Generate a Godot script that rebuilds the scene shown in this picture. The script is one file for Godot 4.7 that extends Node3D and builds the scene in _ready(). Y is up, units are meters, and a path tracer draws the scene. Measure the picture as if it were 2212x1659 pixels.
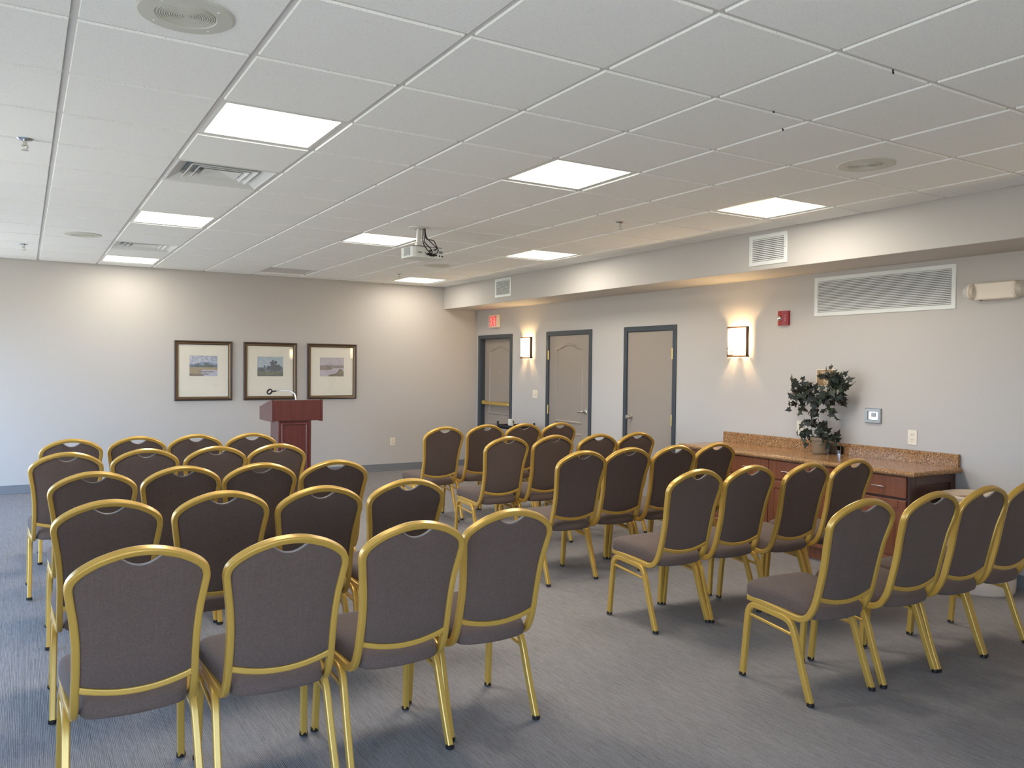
extends Node3D
# A hotel meeting room: two blocks of gold-framed banquet chairs before a lectern.
# World: camera at x = 0, z = 0; front wall (pictures) at z = ZF; door wall at x = XR; y up, metres.

const HC := 1.53      # eye height
const H := 2.714      # underside of the ceiling tiles
const XL := -1.9      # window wall
const XR := 6.0       # door wall
const XS := 5.42      # face of the soffit
const YS := 2.382     # underside of the soffit
const ZF := -10.9     # front wall
const ZB := 1.3       # rear wall
const GX := 0.152     # ceiling grid origin and steps
const GZ := -2.568
const SX := 0.6096
const SZ := 0.6152
const EXPOSURE := 1.52
const PANEL_ENERGY := 1.8
const SKY_ENERGY := 2.7
const GROUND_ENERGY := 1.85

var M := {}
var used := {}
var rng := RandomNumberGenerator.new()


# ------------------------------------------------------------------ mesh helpers
class MB:
	var st := SurfaceTool.new()
	var flat_uv := 0.0     # over 0: texture coordinates from x and z, one repeat per so many metres
	func _init(flat := 0.0) -> void:
		flat_uv = flat
		st.begin(Mesh.PRIMITIVE_TRIANGLES)
	func vert(v: Vector3) -> void:
		if flat_uv > 0.0:
			st.set_uv(Vector2(v.x, v.z) / flat_uv)
		st.add_vertex(v)
	func tri(a: Vector3, b: Vector3, c: Vector3, sg := -1) -> void:   # counter-clockwise seen from outside
		st.set_smooth_group(sg)
		vert(a)
		vert(c)
		vert(b)
	func quad(a: Vector3, b: Vector3, c: Vector3, d: Vector3, sg := -1) -> void:
		tri(a, b, c, sg)
		tri(a, c, d, sg)
	func poly_out(p: Array, centre: Vector3, sg := -1) -> void:        # a convex face turned away from centre
		var n: Vector3 = (p[1] - p[0]).cross(p[2] - p[0])
		var mid := Vector3.ZERO
		for q in p:
			mid += q
		mid /= p.size()
		var flip := n.dot(mid - centre) < 0.0
		for i in range(1, p.size() - 1):
			if flip:
				tri(p[0], p[i + 1], p[i], sg)
			else:
				tri(p[0], p[i], p[i + 1], sg)
	func box(c: Vector3, s: Vector3, b := 0.0, t := Transform3D()) -> void:
		var h := s * 0.5
		b = minf(b, minf(h.x, minf(h.y, h.z)) * 0.9)
		var ctr := t * c
		var pts := {}
		for i in 8:
			var sg := Vector3(1 if i & 1 else -1, 1 if i & 2 else -1, 1 if i & 4 else -1)
			for k in 3:
				var q := sg * (h - Vector3(b, b, b))
				q[k] = sg[k] * h[k]
				pts[i * 3 + k] = t * (c + q)
		for k in 3:
			var o1 := 1 << ((k + 1) % 3)
			var o2 := 1 << ((k + 2) % 3)
			for s2 in 2:
				var base := (1 << k) * s2
				poly_out([pts[base * 3 + k], pts[(base | o1) * 3 + k], pts[(base | o1 | o2) * 3 + k], pts[(base | o2) * 3 + k]], ctr)
		if b <= 0.0:
			return
		for k in 3:
			var k1 := (k + 1) % 3
			var k2 := (k + 2) % 3
			for j in 4:
				var base := (1 << k1) * (j & 1) + (1 << k2) * (j >> 1)
				var e := base | (1 << k)
				poly_out([pts[base * 3 + k1], pts[e * 3 + k1], pts[e * 3 + k2], pts[base * 3 + k2]], ctr)
		for i in 8:
			poly_out([pts[i * 3], pts[i * 3 + 1], pts[i * 3 + 2]], ctr)
	func tube(path: Array, ring: Array, hint: Vector3, sg := 1, caps := true, scale: Array = [], facets := false) -> void:
		# sweep of a closed 2D ring along a path; ring x runs along the transported hint
		var n := path.size()
		var a := hint
		var rows := []
		for i in n:
			var t: Vector3 = (path[mini(i + 1, n - 1)] - path[maxi(i - 1, 0)]).normalized()
			a = (a - t * a.dot(t)).normalized()
			var b := t.cross(a)
			var k: float = scale[i] if scale.size() else 1.0
			var row := []
			for q in ring:
				row.append(path[i] + (a * q.x + b * q.y) * k)
			rows.append(row)
		var m := ring.size()
		for i in n - 1:
			for j in m:
				var j2 := (j + 1) % m
				quad(rows[i][j], rows[i][j2], rows[i + 1][j2], rows[i + 1][j], sg + j if facets else sg)
		if caps:
			for j in range(1, m - 1):
				tri(rows[0][0], rows[0][j + 1], rows[0][j])
				tri(rows[n - 1][0], rows[n - 1][j], rows[n - 1][j + 1])
	func lathe(prof: Array, n: int, t := Transform3D(), soft := false) -> void:  # [Vector2(r, y)] from bottom up, outside
		for i in prof.size() - 1:
			var p: Vector2 = prof[i]
			var q: Vector2 = prof[i + 1]
			for j in n:
				var a0 := TAU * j / n
				var a1 := TAU * (j + 1) / n
				var d0 := Vector3(cos(a0), 0, -sin(a0))
				var d1 := Vector3(cos(a1), 0, -sin(a1))
				var up := Vector3.UP
				var A := t * (d0 * p.x + up * p.y)
				var B := t * (d1 * p.x + up * p.y)
				var C := t * (d1 * q.x + up * q.y)
				var D := t * (d0 * q.x + up * q.y)
				var g := 1 if soft else i + 1
				if p.x > 1e-6:
					tri(A, B, C, g)
				if q.x > 1e-6:
					tri(A, C, D, g)
	func extrude(poly: PackedVector2Array, z0: float, z1: float, t := Transform3D()) -> void:  # xy outline, z0 < z1
		if Geometry2D.is_polygon_clockwise(poly):
			poly.reverse()
		var ix := Geometry2D.triangulate_polygon(poly)
		for i in range(0, ix.size(), 3):
			var a := poly[ix[i]]
			var b := poly[ix[i + 1]]
			var c := poly[ix[i + 2]]
			if (b - a).cross(c - a) < 0:
				var s := b
				b = c
				c = s
			tri(t * Vector3(a.x, a.y, z1), t * Vector3(b.x, b.y, z1), t * Vector3(c.x, c.y, z1))
			tri(t * Vector3(a.x, a.y, z0), t * Vector3(c.x, c.y, z0), t * Vector3(b.x, b.y, z0))
		for i in poly.size():
			var p := poly[i]
			var q := poly[(i + 1) % poly.size()]
			quad(t * Vector3(p.x, p.y, z0), t * Vector3(q.x, q.y, z0), t * Vector3(q.x, q.y, z1), t * Vector3(p.x, p.y, z1))
	func frame(w: float, h: float, prof: Array) -> void:
		# mitred rectangular frame in the xy plane: prof is [Vector2(inset, z)] going from the outer back edge over the front to the inner edge
		for i in prof.size() - 1:
			var p: Vector2 = prof[i]
			var q: Vector2 = prof[i + 1]
			for k in 4:
				var sx0: float = [-1, 1, 1, -1][k]
				var sy0: float = [-1, -1, 1, 1][k]
				var sx1: float = [1, 1, -1, -1][k]
				var sy1: float = [-1, 1, 1, -1][k]
				var A := Vector3(sx0 * (w / 2 - p.x), sy0 * (h / 2 - p.x), p.y)
				var B := Vector3(sx1 * (w / 2 - p.x), sy1 * (h / 2 - p.x), p.y)
				var C := Vector3(sx1 * (w / 2 - q.x), sy1 * (h / 2 - q.x), q.y)
				var D := Vector3(sx0 * (w / 2 - q.x), sy0 * (h / 2 - q.x), q.y)
				quad(A, B, C, D)
	func done() -> ArrayMesh:
		st.generate_normals()
		st.index()
		return st.commit()


func circle(r: float, n := 8) -> Array:
	var a := []
	for i in n:
		a.append(Vector2(cos(TAU * i / n), sin(TAU * i / n)) * r)
	return a


func rrect(w: float, h: float, c: float) -> Array:   # rectangle with rounded corners
	var a := []
	for k in 4:
		var s := Vector2([1, -1, -1, 1][k], [1, 1, -1, -1][k])
		for j in 3:
			var t := (k + j * 0.5) * PI / 2
			a.append(Vector2(s.x * (w / 2 - c), s.y * (h / 2 - c)) + Vector2(cos(t), sin(t)) * c)
	return a


func smooth_path(p: Array, per := 6) -> Array:   # Catmull-Rom
	var out := []
	for i in p.size() - 1:
		var p0: Vector3 = p[maxi(i - 1, 0)]
		var p3: Vector3 = p[mini(i + 2, p.size() - 1)]
		for j in per:
			out.append(p[i].cubic_interpolate(p[i + 1], p0, p3, float(j) / per))
	out.append(p[-1])
	return out


func lerp_table(t: Array, x: float) -> float:   # [[x, y], ...] with x rising
	if x <= t[0][0]:
		return t[0][1]
	for i in t.size() - 1:
		if x <= t[i + 1][0]:
			var k: float = (x - t[i][0]) / (t[i + 1][0] - t[i][0])
			var m0: float = t[i][1]
			return lerpf(m0, t[i + 1][1], k)
	return t[-1][1]


# ------------------------------------------------------------------ scene helpers
func numbered(n: String) -> String:
	used[n] = used.get(n, -1) + 1
	return n if used[n] == 0 else "%s_%03d" % [n, used[n]]


func tag(o: Node, label := "", category := "", group := "", kind := "") -> Node:
	if label:
		o.set_meta("label", label)
	if category:
		o.set_meta("category", category)
	if group:
		o.set_meta("group", group)
	if kind:
		o.set_meta("kind", kind)
	return o


func thing(called: String, label: String, category: String, at := Vector3.ZERO, turn := 0.0, group := "") -> Node3D:
	var o := Node3D.new()
	o.name = numbered(called)
	add_child(o)
	o.position = at
	o.rotation.y = turn
	tag(o, label, category, group)
	return o


func part(called: String, mesh: Variant, mat: Material, parent: Node, at := Vector3.ZERO) -> MeshInstance3D:
	var o := MeshInstance3D.new()
	o.mesh = mesh.done() if mesh is MB else mesh
	o.material_override = mat
	o.position = at
	o.name = called
	parent.add_child(o, true)
	return o


func struct(called: String, mesh: Variant, mat: Material, label: String) -> MeshInstance3D:
	var o := MeshInstance3D.new()
	o.mesh = mesh.done() if mesh is MB else mesh
	o.material_override = mat
	o.name = called
	add_child(o)
	tag(o, label, "", "", "structure")
	return o


func on_right(called: String, label: String, category: String, y: float, z: float, group := "", x := XR) -> Node3D:
	return thing(called, label, category, Vector3(x, y, z), -PI / 2, group)   # local x runs towards +z, local z into the room


func one_box(c: Vector3, s: Vector3, b := 0.0) -> MB:
	var m := MB.new()
	m.box(c, s, b)
	return m


# ------------------------------------------------------------------ materials
func noise_tex(freq: float, size: int, type := FastNoiseLite.TYPE_SIMPLEX_SMOOTH, oct := 3, seed_ := 1, lo := 0.0, hi := 1.0) -> NoiseTexture2D:
	var n := FastNoiseLite.new()
	n.noise_type = type
	n.frequency = freq
	n.fractal_octaves = oct
	n.seed = seed_
	var t := NoiseTexture2D.new()
	t.width = size
	t.height = size
	t.seamless = true
	t.noise = n
	if lo != 0.0 or hi != 1.0:
		var g := Gradient.new()
		g.set_color(0, Color(lo, lo, lo))
		g.set_color(1, Color(hi, hi, hi))
		t.color_ramp = g
	return t


func mat(c: Color, rough := 0.6, metal := 0.0) -> StandardMaterial3D:
	var m := StandardMaterial3D.new()
	m.albedo_color = c
	m.roughness = rough
	m.metallic = metal
	return m


func c8(r: float, g: float, b: float) -> Color:
	return Color(r / 255.0, g / 255.0, b / 255.0)


func triplanar(m: StandardMaterial3D, size: float, world := true) -> StandardMaterial3D:
	m.uv1_triplanar = true
	m.uv1_world_triplanar = world
	m.uv1_scale = Vector3.ONE / size
	return m


func tex(im: Image) -> ImageTexture:
	return ImageTexture.create_from_image(im)


func make_materials() -> void:
	var r := RandomNumberGenerator.new()
	r.seed = 7
	# matt wall paint
	M.wall = mat(c8(186, 181, 176), 0.7)
	# mineral fibre ceiling tile
	var im := Image.create(256, 256, false, Image.FORMAT_RGB8)
	im.fill(Color(1, 1, 1))
	for i in 2600:
		var v := r.randf_range(0.86, 0.97)
		var x := r.randi_range(0, 255)
		var y := r.randi_range(0, 255)
		im.set_pixel(x, y, Color(v, v, v))
		if r.randf() < 0.3:
			im.set_pixel((x + 1) % 256, y, Color(v, v, v))
	var t := mat(c8(240, 241, 238), 0.9)
	t.albedo_texture = tex(im)
	M.tile = t
	M.tee = mat(c8(212, 210, 207), 0.5)
	M.white_metal = mat(c8(222, 224, 222), 0.4)
	M.white_plastic = mat(c8(222, 220, 214), 0.4)
	M.speaker = mat(c8(205, 205, 195), 0.5)
	M.dark = mat(c8(22, 22, 24), 0.6)
	M.duct_light = mat(c8(150, 154, 158), 0.6)
	M.duct = mat(c8(104, 107, 110), 0.8)
	# ribbed carpet: fine ribs along z, broken into dashes of slightly different tone
	var n := 512
	im = Image.create(n, n, false, Image.FORMAT_RGB8)
	var hm := Image.create(n, n, false, Image.FORMAT_RGB8)
	for x in n:
		var y := 0
		var rib := 0.5 + 0.5 * cos(TAU * x / 5.12)
		if r.randf() < 0.12:
			rib -= 0.7
		while y < n:
			var len_ := r.randi_range(6, 80)
			var tone := r.randf_range(0.90, 1.09) * (0.80 if r.randf() < 0.06 else 1.0)
			for k in mini(len_, n - y):
				var g := tone * (0.92 + 0.08 * rib) * r.randf_range(0.88, 1.12)
				im.set_pixel(x, y + k, Color(0.532 * g, 0.515 * g, 0.512 * g))
				var hgt := clampf(0.25 + 0.6 * rib * tone * r.randf_range(0.8, 1.1), 0, 1)
				hm.set_pixel(x, y + k, Color(hgt, hgt, hgt))
			y += len_
	var f := mat(Color(1, 1, 1), 0.95)
	f.albedo_texture = tex(im)
	f.heightmap_enabled = true
	f.heightmap_scale = 0.12
	f.heightmap_texture = tex(hm)
	M.carpet = f
	M.baseboard = mat(c8(118, 120, 124), 0.55)
	# chair fabric: fine speckled weave
	im = Image.create(128, 128, false, Image.FORMAT_RGB8)
	for x in 128:
		for y in 128:
			var g := r.randf_range(0.78, 1.18) * (0.94 if (x + y) % 2 else 1.04)
			im.set_pixel(x, y, Color(0.352 * g, 0.286 * g, 0.250 * g))
	var fb := mat(Color(1, 1, 1), 0.9)
	fb.albedo_texture = tex(im)
	fb.rim_enabled = true
	fb.rim = 0.12
	M.fabric = triplanar(fb, 0.19, false)
	M.piping = mat(c8(128, 121, 116), 0.35)
	M.gold = mat(c8(194, 154, 70), 0.34, 0.35)
	M.gold.clearcoat_enabled = true
	M.gold.clearcoat = 0.3
	M.gold.clearcoat_roughness = 0.25
	M.glide = mat(c8(45, 42, 40), 0.3, 0.5)
	M.chrome = mat(c8(215, 218, 222), 0.08, 1.0)
	M.nickel = mat(c8(210, 208, 200), 0.25, 1.0)
	M.brass = mat(c8(220, 190, 110), 0.28, 0.8)
	M.door = mat(c8(150, 138, 127), 0.5)
	M.door.clearcoat_enabled = true
	M.door.clearcoat = 0.15
	M.door.clearcoat_roughness = 0.3
	M.door_frame = mat(c8(60, 67, 74), 0.35)
	M.bronze = mat(c8(70, 50, 38), 0.45, 0.6)
	M.cherry = wood(c8(104, 54, 51), c8(82, 41, 40), 0.3, r)
	M.cabinet = wood(c8(142, 84, 54), c8(110, 62, 40), 0.35, r)
	M.cabinet_end = wood(c8(74, 42, 34), c8(58, 32, 28), 0.4, r)
	# speckled polished granite
	im = Image.create(512, 512, false, Image.FORMAT_RGB8)
	var cols := [c8(176, 134, 92), c8(160, 118, 78), c8(142, 104, 70), c8(188, 148, 106), c8(120, 86, 58), c8(168, 128, 88)]
	for x in 512:
		for y in 512:
			im.set_pixel(x, y, cols[r.randi_range(0, 5)])
	for i in 9000:
		var c: Color = [c8(72, 54, 42), c8(96, 70, 50), c8(206, 172, 130), c8(150, 112, 76)][r.randi_range(0, 3)]
		var cx := r.randi_range(0, 511)
		var cy := r.randi_range(0, 511)
		var s := r.randf_range(0.8, 3.2)
		for dx in range(-3, 4):
			for dy in range(-3, 4):
				if dx * dx + dy * dy <= s * s * r.randf_range(0.6, 1.2):
					im.set_pixel(posmod(cx + dx, 512), posmod(cy + dy, 512), c)
	var gr := mat(Color(1, 1, 1), 0.14)
	gr.metallic_specular = 0.36
	gr.albedo_texture = tex(im)
	M.granite = triplanar(gr, 0.62)
	M.ceramic = mat(c8(126, 108, 86), 0.35)
	M.leaf_a = mat(c8(22, 31, 23), 0.6)
	M.leaf_b = mat(c8(36, 50, 32), 0.6)
	M.leaf_c = mat(c8(17, 23, 19), 0.6)
	M.stem = mat(c8(58, 46, 36), 0.8)
	M.bin = mat(c8(206, 188, 168), 0.55)
	M.red = mat(c8(140, 22, 32), 0.35)
	M.pic_frame = mat(c8(66, 52, 44), 0.4, 0.3)
	M.pic_lip = mat(c8(124, 98, 68), 0.4, 0.5)
	M.pic_edge = mat(c8(34, 26, 22), 0.5)
	M.mat_board = mat(c8(226, 220, 204), 0.85)
	var gl := mat(Color(1, 1, 1, 0.06), 0.02)
	gl.transparency = BaseMaterial3D.TRANSPARENCY_ALPHA
	M.glass = gl
	var wg := mat(Color(1, 1, 1, 0.04), 0.02)
	wg.transparency = BaseMaterial3D.TRANSPARENCY_ALPHA
	M.window_glass = wg
	M.clear = mat(Color(0.95, 0.95, 0.93, 0.3), 0.05)
	M.clear.transparency = BaseMaterial3D.TRANSPARENCY_ALPHA
	M.plaque = mat(c8(140, 112, 76), 0.5)
	M.cream = mat(c8(226, 212, 182), 0.5)
	M.ivory = mat(c8(226, 216, 196), 0.4)
	M.grey_plate = mat(c8(150, 154, 154), 0.3, 0.3)
	M.projector = mat(c8(216, 218, 214), 0.4)
	M.vent_grey = mat(c8(120, 122, 126), 0.6)
	var lens := mat(c8(250, 248, 240), 0.5)
	lens.emission_enabled = true
	lens.emission = c8(255, 246, 226)
	lens.emission_energy_multiplier = 1.3
	M.lens = lens
	var sh := mat(c8(250, 240, 220), 0.5)
	sh.emission_enabled = true
	sh.emission = c8(255, 226, 176)
	sh.emission_energy_multiplier = 5.0
	M.shade = sh
	var ex := mat(c8(200, 30, 40), 0.5)
	ex.emission_enabled = true
	ex.emission = c8(235, 50, 60)
	ex.emission_energy_multiplier = 0.3
	M.exit_red = ex
	M.exit_box = mat(c8(224, 212, 196), 0.5)


func wood(a: Color, b: Color, rough: float, r: RandomNumberGenerator) -> StandardMaterial3D:
	var nz := FastNoiseLite.new()
	nz.seed = r.randi_range(1, 9999)
	nz.frequency = 0.05
	nz.fractal_octaves = 4
	var im := Image.create(192, 384, false, Image.FORMAT_RGB8)
	for x in 192:
		for y in 384:
			var v := 0.5 + 0.5 * nz.get_noise_2d(x * 2.2 + 6.0 * nz.get_noise_2d(x * 0.1, y * 0.12), y * 0.07)
			v = clampf(v + 0.12 * nz.get_noise_2d(x * 9.0, y * 0.4), 0, 1)
			im.set_pixel(x, y, b.lerp(a, v))
	var m := mat(Color(1, 1, 1), rough)
	m.albedo_texture = tex(im)
	m.clearcoat_enabled = true
	m.clearcoat = 0.35
	m.clearcoat_roughness = 0.2
	return triplanar(m, 0.8)


# ------------------------------------------------------------------ camera, sky, lights
func _ready() -> void:
	rng.seed = 42
	var cam := Camera3D.new()
	cam.name = "camera"
	add_child(cam)
	cam.transform = Transform3D(Basis(Vector3(0.854188, 0.010382, 0.519861), Vector3(0.002306, 0.999715, -0.023754), Vector3(-0.519960, 0.021489, 0.853921)).orthonormalized(), Vector3(0, HC, 0))
	cam.fov = 51.1018
	cam.near = 0.05
	cam.far = 200
	var we := WorldEnvironment.new()
	we.name = "world_environment"
	var e := Environment.new()
	e.background_mode = Environment.BG_SKY
	e.sky = Sky.new()
	var sm := ProceduralSkyMaterial.new()
	sm.sky_top_color = c8(138, 180, 232)
	sm.sky_horizon_color = c8(198, 220, 244)
	sm.ground_horizon_color = c8(236, 236, 226)     # sunlit pale paving outside
	sm.ground_bottom_color = c8(236, 236, 226)
	sm.sky_energy_multiplier = SKY_ENERGY
	sm.ground_energy_multiplier = GROUND_ENERGY
	e.sky.sky_material = sm
	e.tonemap_mode = Environment.TONE_MAPPER_LINEAR
	e.tonemap_exposure = EXPOSURE
	e.sdfgi_enabled = true
	e.ssao_enabled = true
	e.ssil_enabled = true
	we.environment = e
	add_child(we)
	make_materials()
	build_shell()
	build_ceiling()
	build_doors()
	build_chairs()
	build_counter()
	build_lectern()
	build_pictures()
	build_wall_things()
	build_plant()
	build_small_things()


# ------------------------------------------------------------------ room shell
func wall_with_holes(m: MB, along_z: bool, at: float, th: float, a0: float, a1: float, y1: float, holes: Array) -> void:
	# a wall of thickness th (from at outwards, th signed) between a0 and a1, with rectangular holes [lo, hi, bottom, top] sorted
	var put := func(lo: float, hi: float, b: float, t: float) -> void:
		if hi - lo < 0.001 or t - b < 0.001:
			return
		if along_z:
			m.box(Vector3(at + th / 2, (b + t) / 2, (lo + hi) / 2), Vector3(absf(th), t - b, hi - lo))
		else:
			m.box(Vector3((lo + hi) / 2, (b + t) / 2, at + th / 2), Vector3(hi - lo, t - b, absf(th)))
	var last := a0
	for h in holes:
		put.call(last, h[0], 0.0, y1)
		put.call(h[0], h[1], 0.0, h[2])
		put.call(h[0], h[1], h[3], y1)
		last = h[1]
	put.call(last, a1, 0.0, y1)


const DOORS := [[-10.845, -9.85], [-8.965, -7.96], [-7.337, -6.457]]
const WINDOWS := [[-10.7, -7.9, 0.06, 2.3], [-6.8, -3.9, 0.12, 2.15], [-1.2, 0.9, 0.12, 2.15]]   # in the window wall
const REAR := [-1.7, 1.5, 0.06, 1.95]


func build_shell() -> void:
	var fm := MB.new(0.62)
	fm.box(Vector3((XL + XR) / 2, -0.06, (ZF + ZB) / 2), Vector3(XR - XL + 0.8, 0.12, ZB - ZF + 0.6))
	struct("floor", fm, M.carpet, "grey carpet with fine ribs covering the whole room")
	var m := MB.new()
	m.box(Vector3((XL + XR) / 2, 1.5, ZF - 0.08), Vector3(XR - XL + 0.5, 3.2, 0.16))
	struct("wall_front", m, M.wall, "greige front wall behind the lectern")
	m = MB.new()
	var holes := []
	for d in DOORS:
		holes.append([d[0] + 0.03, d[1] - 0.03, 0.0, 1.975])
	wall_with_holes(m, true, XR, 0.16, ZF, ZB, 3.0, holes)
	struct("wall_right", m, M.wall, "greige side wall with the three doors")
	m = MB.new()
	wall_with_holes(m, true, XL, -0.16, ZF, ZB, 3.0, WINDOWS)
	struct("wall_left", m, M.wall, "greige window wall outside the frame")
	m = MB.new()
	wall_with_holes(m, false, ZB, 0.16, XL - 0.16, XR + 0.16, 3.0, [REAR])
	struct("wall_back", m, M.wall, "greige rear wall behind the camera")
	# soffit along the door wall
	struct("trim_1", one_box(Vector3((XS + XR) / 2, (YS + 2.9) / 2, (ZF + ZB) / 2), Vector3(XR - XS, 2.9 - YS, ZB - ZF), 0.003), M.wall, "greige boxed soffit running under the ceiling above the doors")
	# windows
	var k := 1
	for w in WINDOWS:
		window("window_%d" % k, Vector3(XL - 0.08, 0, (w[0] + w[1]) / 2), PI / 2, w[1] - w[0], w[2], w[3])
		k += 1
	window("window_%d" % k, Vector3((REAR[0] + REAR[1]) / 2, 0, ZB + 0.08), PI, REAR[1] - REAR[0], REAR[2], REAR[3])
	# rubber base along the walls
	var bb := func(called: String, a: Vector3, b: Vector3, out: Vector3, label: String) -> void:
		var q := MB.new()
		var n := out * 0.004
		q.box((a + b) / 2 + Vector3(0, 0.05, 0) + n, (b - a).abs() + Vector3(0, 0.1, 0) + out.abs() * 0.008, 0.002)
		q.box((a + b) / 2 + Vector3(0, 0.006, 0) + out * 0.012, (b - a).abs() + Vector3(0, 0.012, 0) + out.abs() * 0.012, 0.003)
		struct(called, q, M.baseboard, label)
	bb.call("baseboard_front", Vector3(XL, 0, ZF), Vector3(XR, 0, ZF), Vector3(0, 0, 1), "grey rubber base along the front wall")
	bb.call("baseboard_right", Vector3(XR, 0, DOORS[0][1] + 0.003), Vector3(XR, 0, DOORS[1][0] - 0.003), Vector3(-1, 0, 0), "short grey rubber base between the exit door and the second door")
	bb.call("baseboard_right_001", Vector3(XR, 0, DOORS[1][1] + 0.003), Vector3(XR, 0, DOORS[2][0] - 0.003), Vector3(-1, 0, 0), "short grey rubber base between the second and third doors")
	bb.call("baseboard_right_002", Vector3(XR, 0, -3.38), Vector3(XR, 0, ZB), Vector3(-1, 0, 0), "grey rubber base behind the waste bin")
	bb.call("baseboard_left", Vector3(XL, 0, WINDOWS[0][1]), Vector3(XL, 0, WINDOWS[1][0]), Vector3(1, 0, 0), "grey rubber base on the window wall")


func window(called: String, at: Vector3, turn: float, w: float, y0: float, y1: float) -> void:
	var o := Node3D.new()
	o.name = called
	add_child(o)
	o.position = at
	o.rotation.y = turn
	tag(o, "window opening with white frame and clear panes", "", "", "structure")
	var m := MB.new()
	var hh := y1 - y0
	m.frame(w, hh, [Vector2(0, -0.03), Vector2(0, 0.03), Vector2(0.05, 0.03), Vector2(0.05, -0.03), Vector2(0, -0.03)])
	part("frame", m, M.white_metal, o, Vector3(0, (y0 + y1) / 2, 0))
	var n := maxi(1, roundi(w / 0.9))
	for i in range(1, n):
		part("mullion", one_box(Vector3(-w / 2 + w * i / n, (y0 + y1) / 2, 0), Vector3(0.05, hh - 0.1, 0.05), 0.003), M.white_metal, o)
	for i in n:
		part("pane", one_box(Vector3(-w / 2 + w * (i + 0.5) / n, (y0 + y1) / 2, 0), Vector3(w / n - 0.06, hh - 0.1, 0.006)), M.window_glass, o)


# ------------------------------------------------------------------ ceiling
const PANELS := [[1, 2], [1, 7], [1, 12], [4, 2], [4, 7], [7, 2], [7, 7], [7, 12]]
const DIFFUSERS := [[1, 4], [1, 10]]
const RETURN := [4, 12]


func build_ceiling() -> void:
	var c := Node3D.new()
	c.name = "ceiling"
	add_child(c)
	tag(c, "suspended ceiling of white square tiles in a grid", "", "", "structure")
	part("ceiling_slab", one_box(Vector3((XL + XS) / 2, 2.98, (ZF + ZB) / 2), Vector3(XS - XL + 0.3, 0.16, ZB - ZF + 0.3)), M.duct, c)
	var taken := {}
	for p in PANELS + DIFFUSERS + [RETURN]:
		taken["%d,%d" % [p[0], p[1]]] = true
	var tiles := {}
	var behind := MB.new(0.45)
	var ty := H + 0.008
	for col in range(-4, 9):
		for row in range(-7, 14):
			if taken.has("%d,%d" % [col, row]):
				continue
			var xa := maxf(GX + col * SX + 0.0122, XL + 0.02)
			var xb := minf(GX + (col + 1) * SX - 0.0122, XS - 0.02)
			var za := maxf(GZ - (row + 1) * SZ + 0.0122, ZF + 0.02)
			var zb := minf(GZ - row * SZ - 0.0122, ZB - 0.02)
			if xb - xa < 0.03 or zb - za < 0.03:
				continue
			var key := "%.3f %.3f" % [xb - xa, zb - za]
			var at := Vector3((xa + xb) / 2, 0, (za + zb) / 2)
			if row < -3 or col < -2:
				tile_shape(behind, at, xb - xa, zb - za)
				continue
			if not tiles.has(key):
				var m := MB.new(0.45)
				tile_shape(m, Vector3.ZERO, xb - xa, zb - za)
				tiles[key] = m.done()
			part("ceiling_tile", tiles[key], M.tile, c, at)
	var bo := part("tile_field", behind, M.tile, c)
	bo.set_meta("kind", "stuff")
	# main tees along z, cross tees along x
	for col in range(-3, 9):
		part("grid_tee", one_box(Vector3(GX + col * SX, ty + 0.012, (ZF + ZB) / 2), Vector3(0.0244, 0.024, ZB - ZF)), M.tee, c)
	for row in range(-6, 14):
		part("grid_tee", one_box(Vector3((XL + XS) / 2, ty + 0.0125, GZ - row * SZ), Vector3(XS - XL, 0.024, 0.0244)), M.tee, c)
	# wall angle
	var wa := MB.new()
	wa.box(Vector3((XL + XS) / 2, ty + 0.006, ZF + 0.0115), Vector3(XS - XL, 0.012, 0.023))
	wa.box(Vector3(XS - 0.0115, ty + 0.006, (ZF + ZB) / 2), Vector3(0.023, 0.012, ZB - ZF))
	wa.box(Vector3(XL + 0.0115, ty + 0.006, (ZF + ZB) / 2), Vector3(0.023, 0.012, ZB - ZF))
	part("wall_angle", wa, M.tee, c)
	# light panels
	var where := ["over the rear lectern-side rows, before both louvred diffusers", "between the two louvred air diffusers", "against the front wall beyond both louvred diffusers",
		"over the aisle, alone between speaker and projector", "just beyond the projector", "beside the soffit over the counter",
		"beside the soffit, above the third door", "in the corner above the exit door"]
	for i in PANELS.size():
		light_panel(PANELS[i], "square lit ceiling light " + where[i])
	for i in 2:
		diffuser(DIFFUSERS[i], ["square white louvred air diffuser between the two brightest ceiling lights", "square white louvred air diffuser close to the front wall"][i])
	return_grille()


func tile_shape(m: MB, at: Vector3, w: float, d: float) -> void:
	var y0 := H
	var y1 := H + 0.010
	var y2 := H + 0.026
	var a := [Vector2(w / 2 - 0.003, y0), Vector2(w / 2, y1), Vector2(w / 2, y2)]
	var b := [d / 2 - 0.003, d / 2, d / 2]
	var ring := func(i: int) -> Array:
		var q := []
		for s in [[1, 1], [-1, 1], [-1, -1], [1, -1]]:
			q.append(at + Vector3(s[0] * a[i].x, a[i].y, s[1] * b[i]))
		return q
	var mid := at + Vector3(0, H + 0.013, 0)
	var r0: Array = ring.call(0)
	var r1: Array = ring.call(1)
	var r2: Array = ring.call(2)
	m.poly_out(r0, mid)
	m.poly_out(r2, mid)
	for k in 4:
		var j := (k + 1) % 4
		m.poly_out([r0[k], r0[j], r1[j], r1[k]], mid)
		m.poly_out([r1[k], r1[j], r2[j], r2[k]], mid)


func cell_mid(p: Array) -> Vector3:
	return Vector3(GX + (p[0] + 0.5) * SX, H, GZ - (p[1] + 0.5) * SZ)


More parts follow.
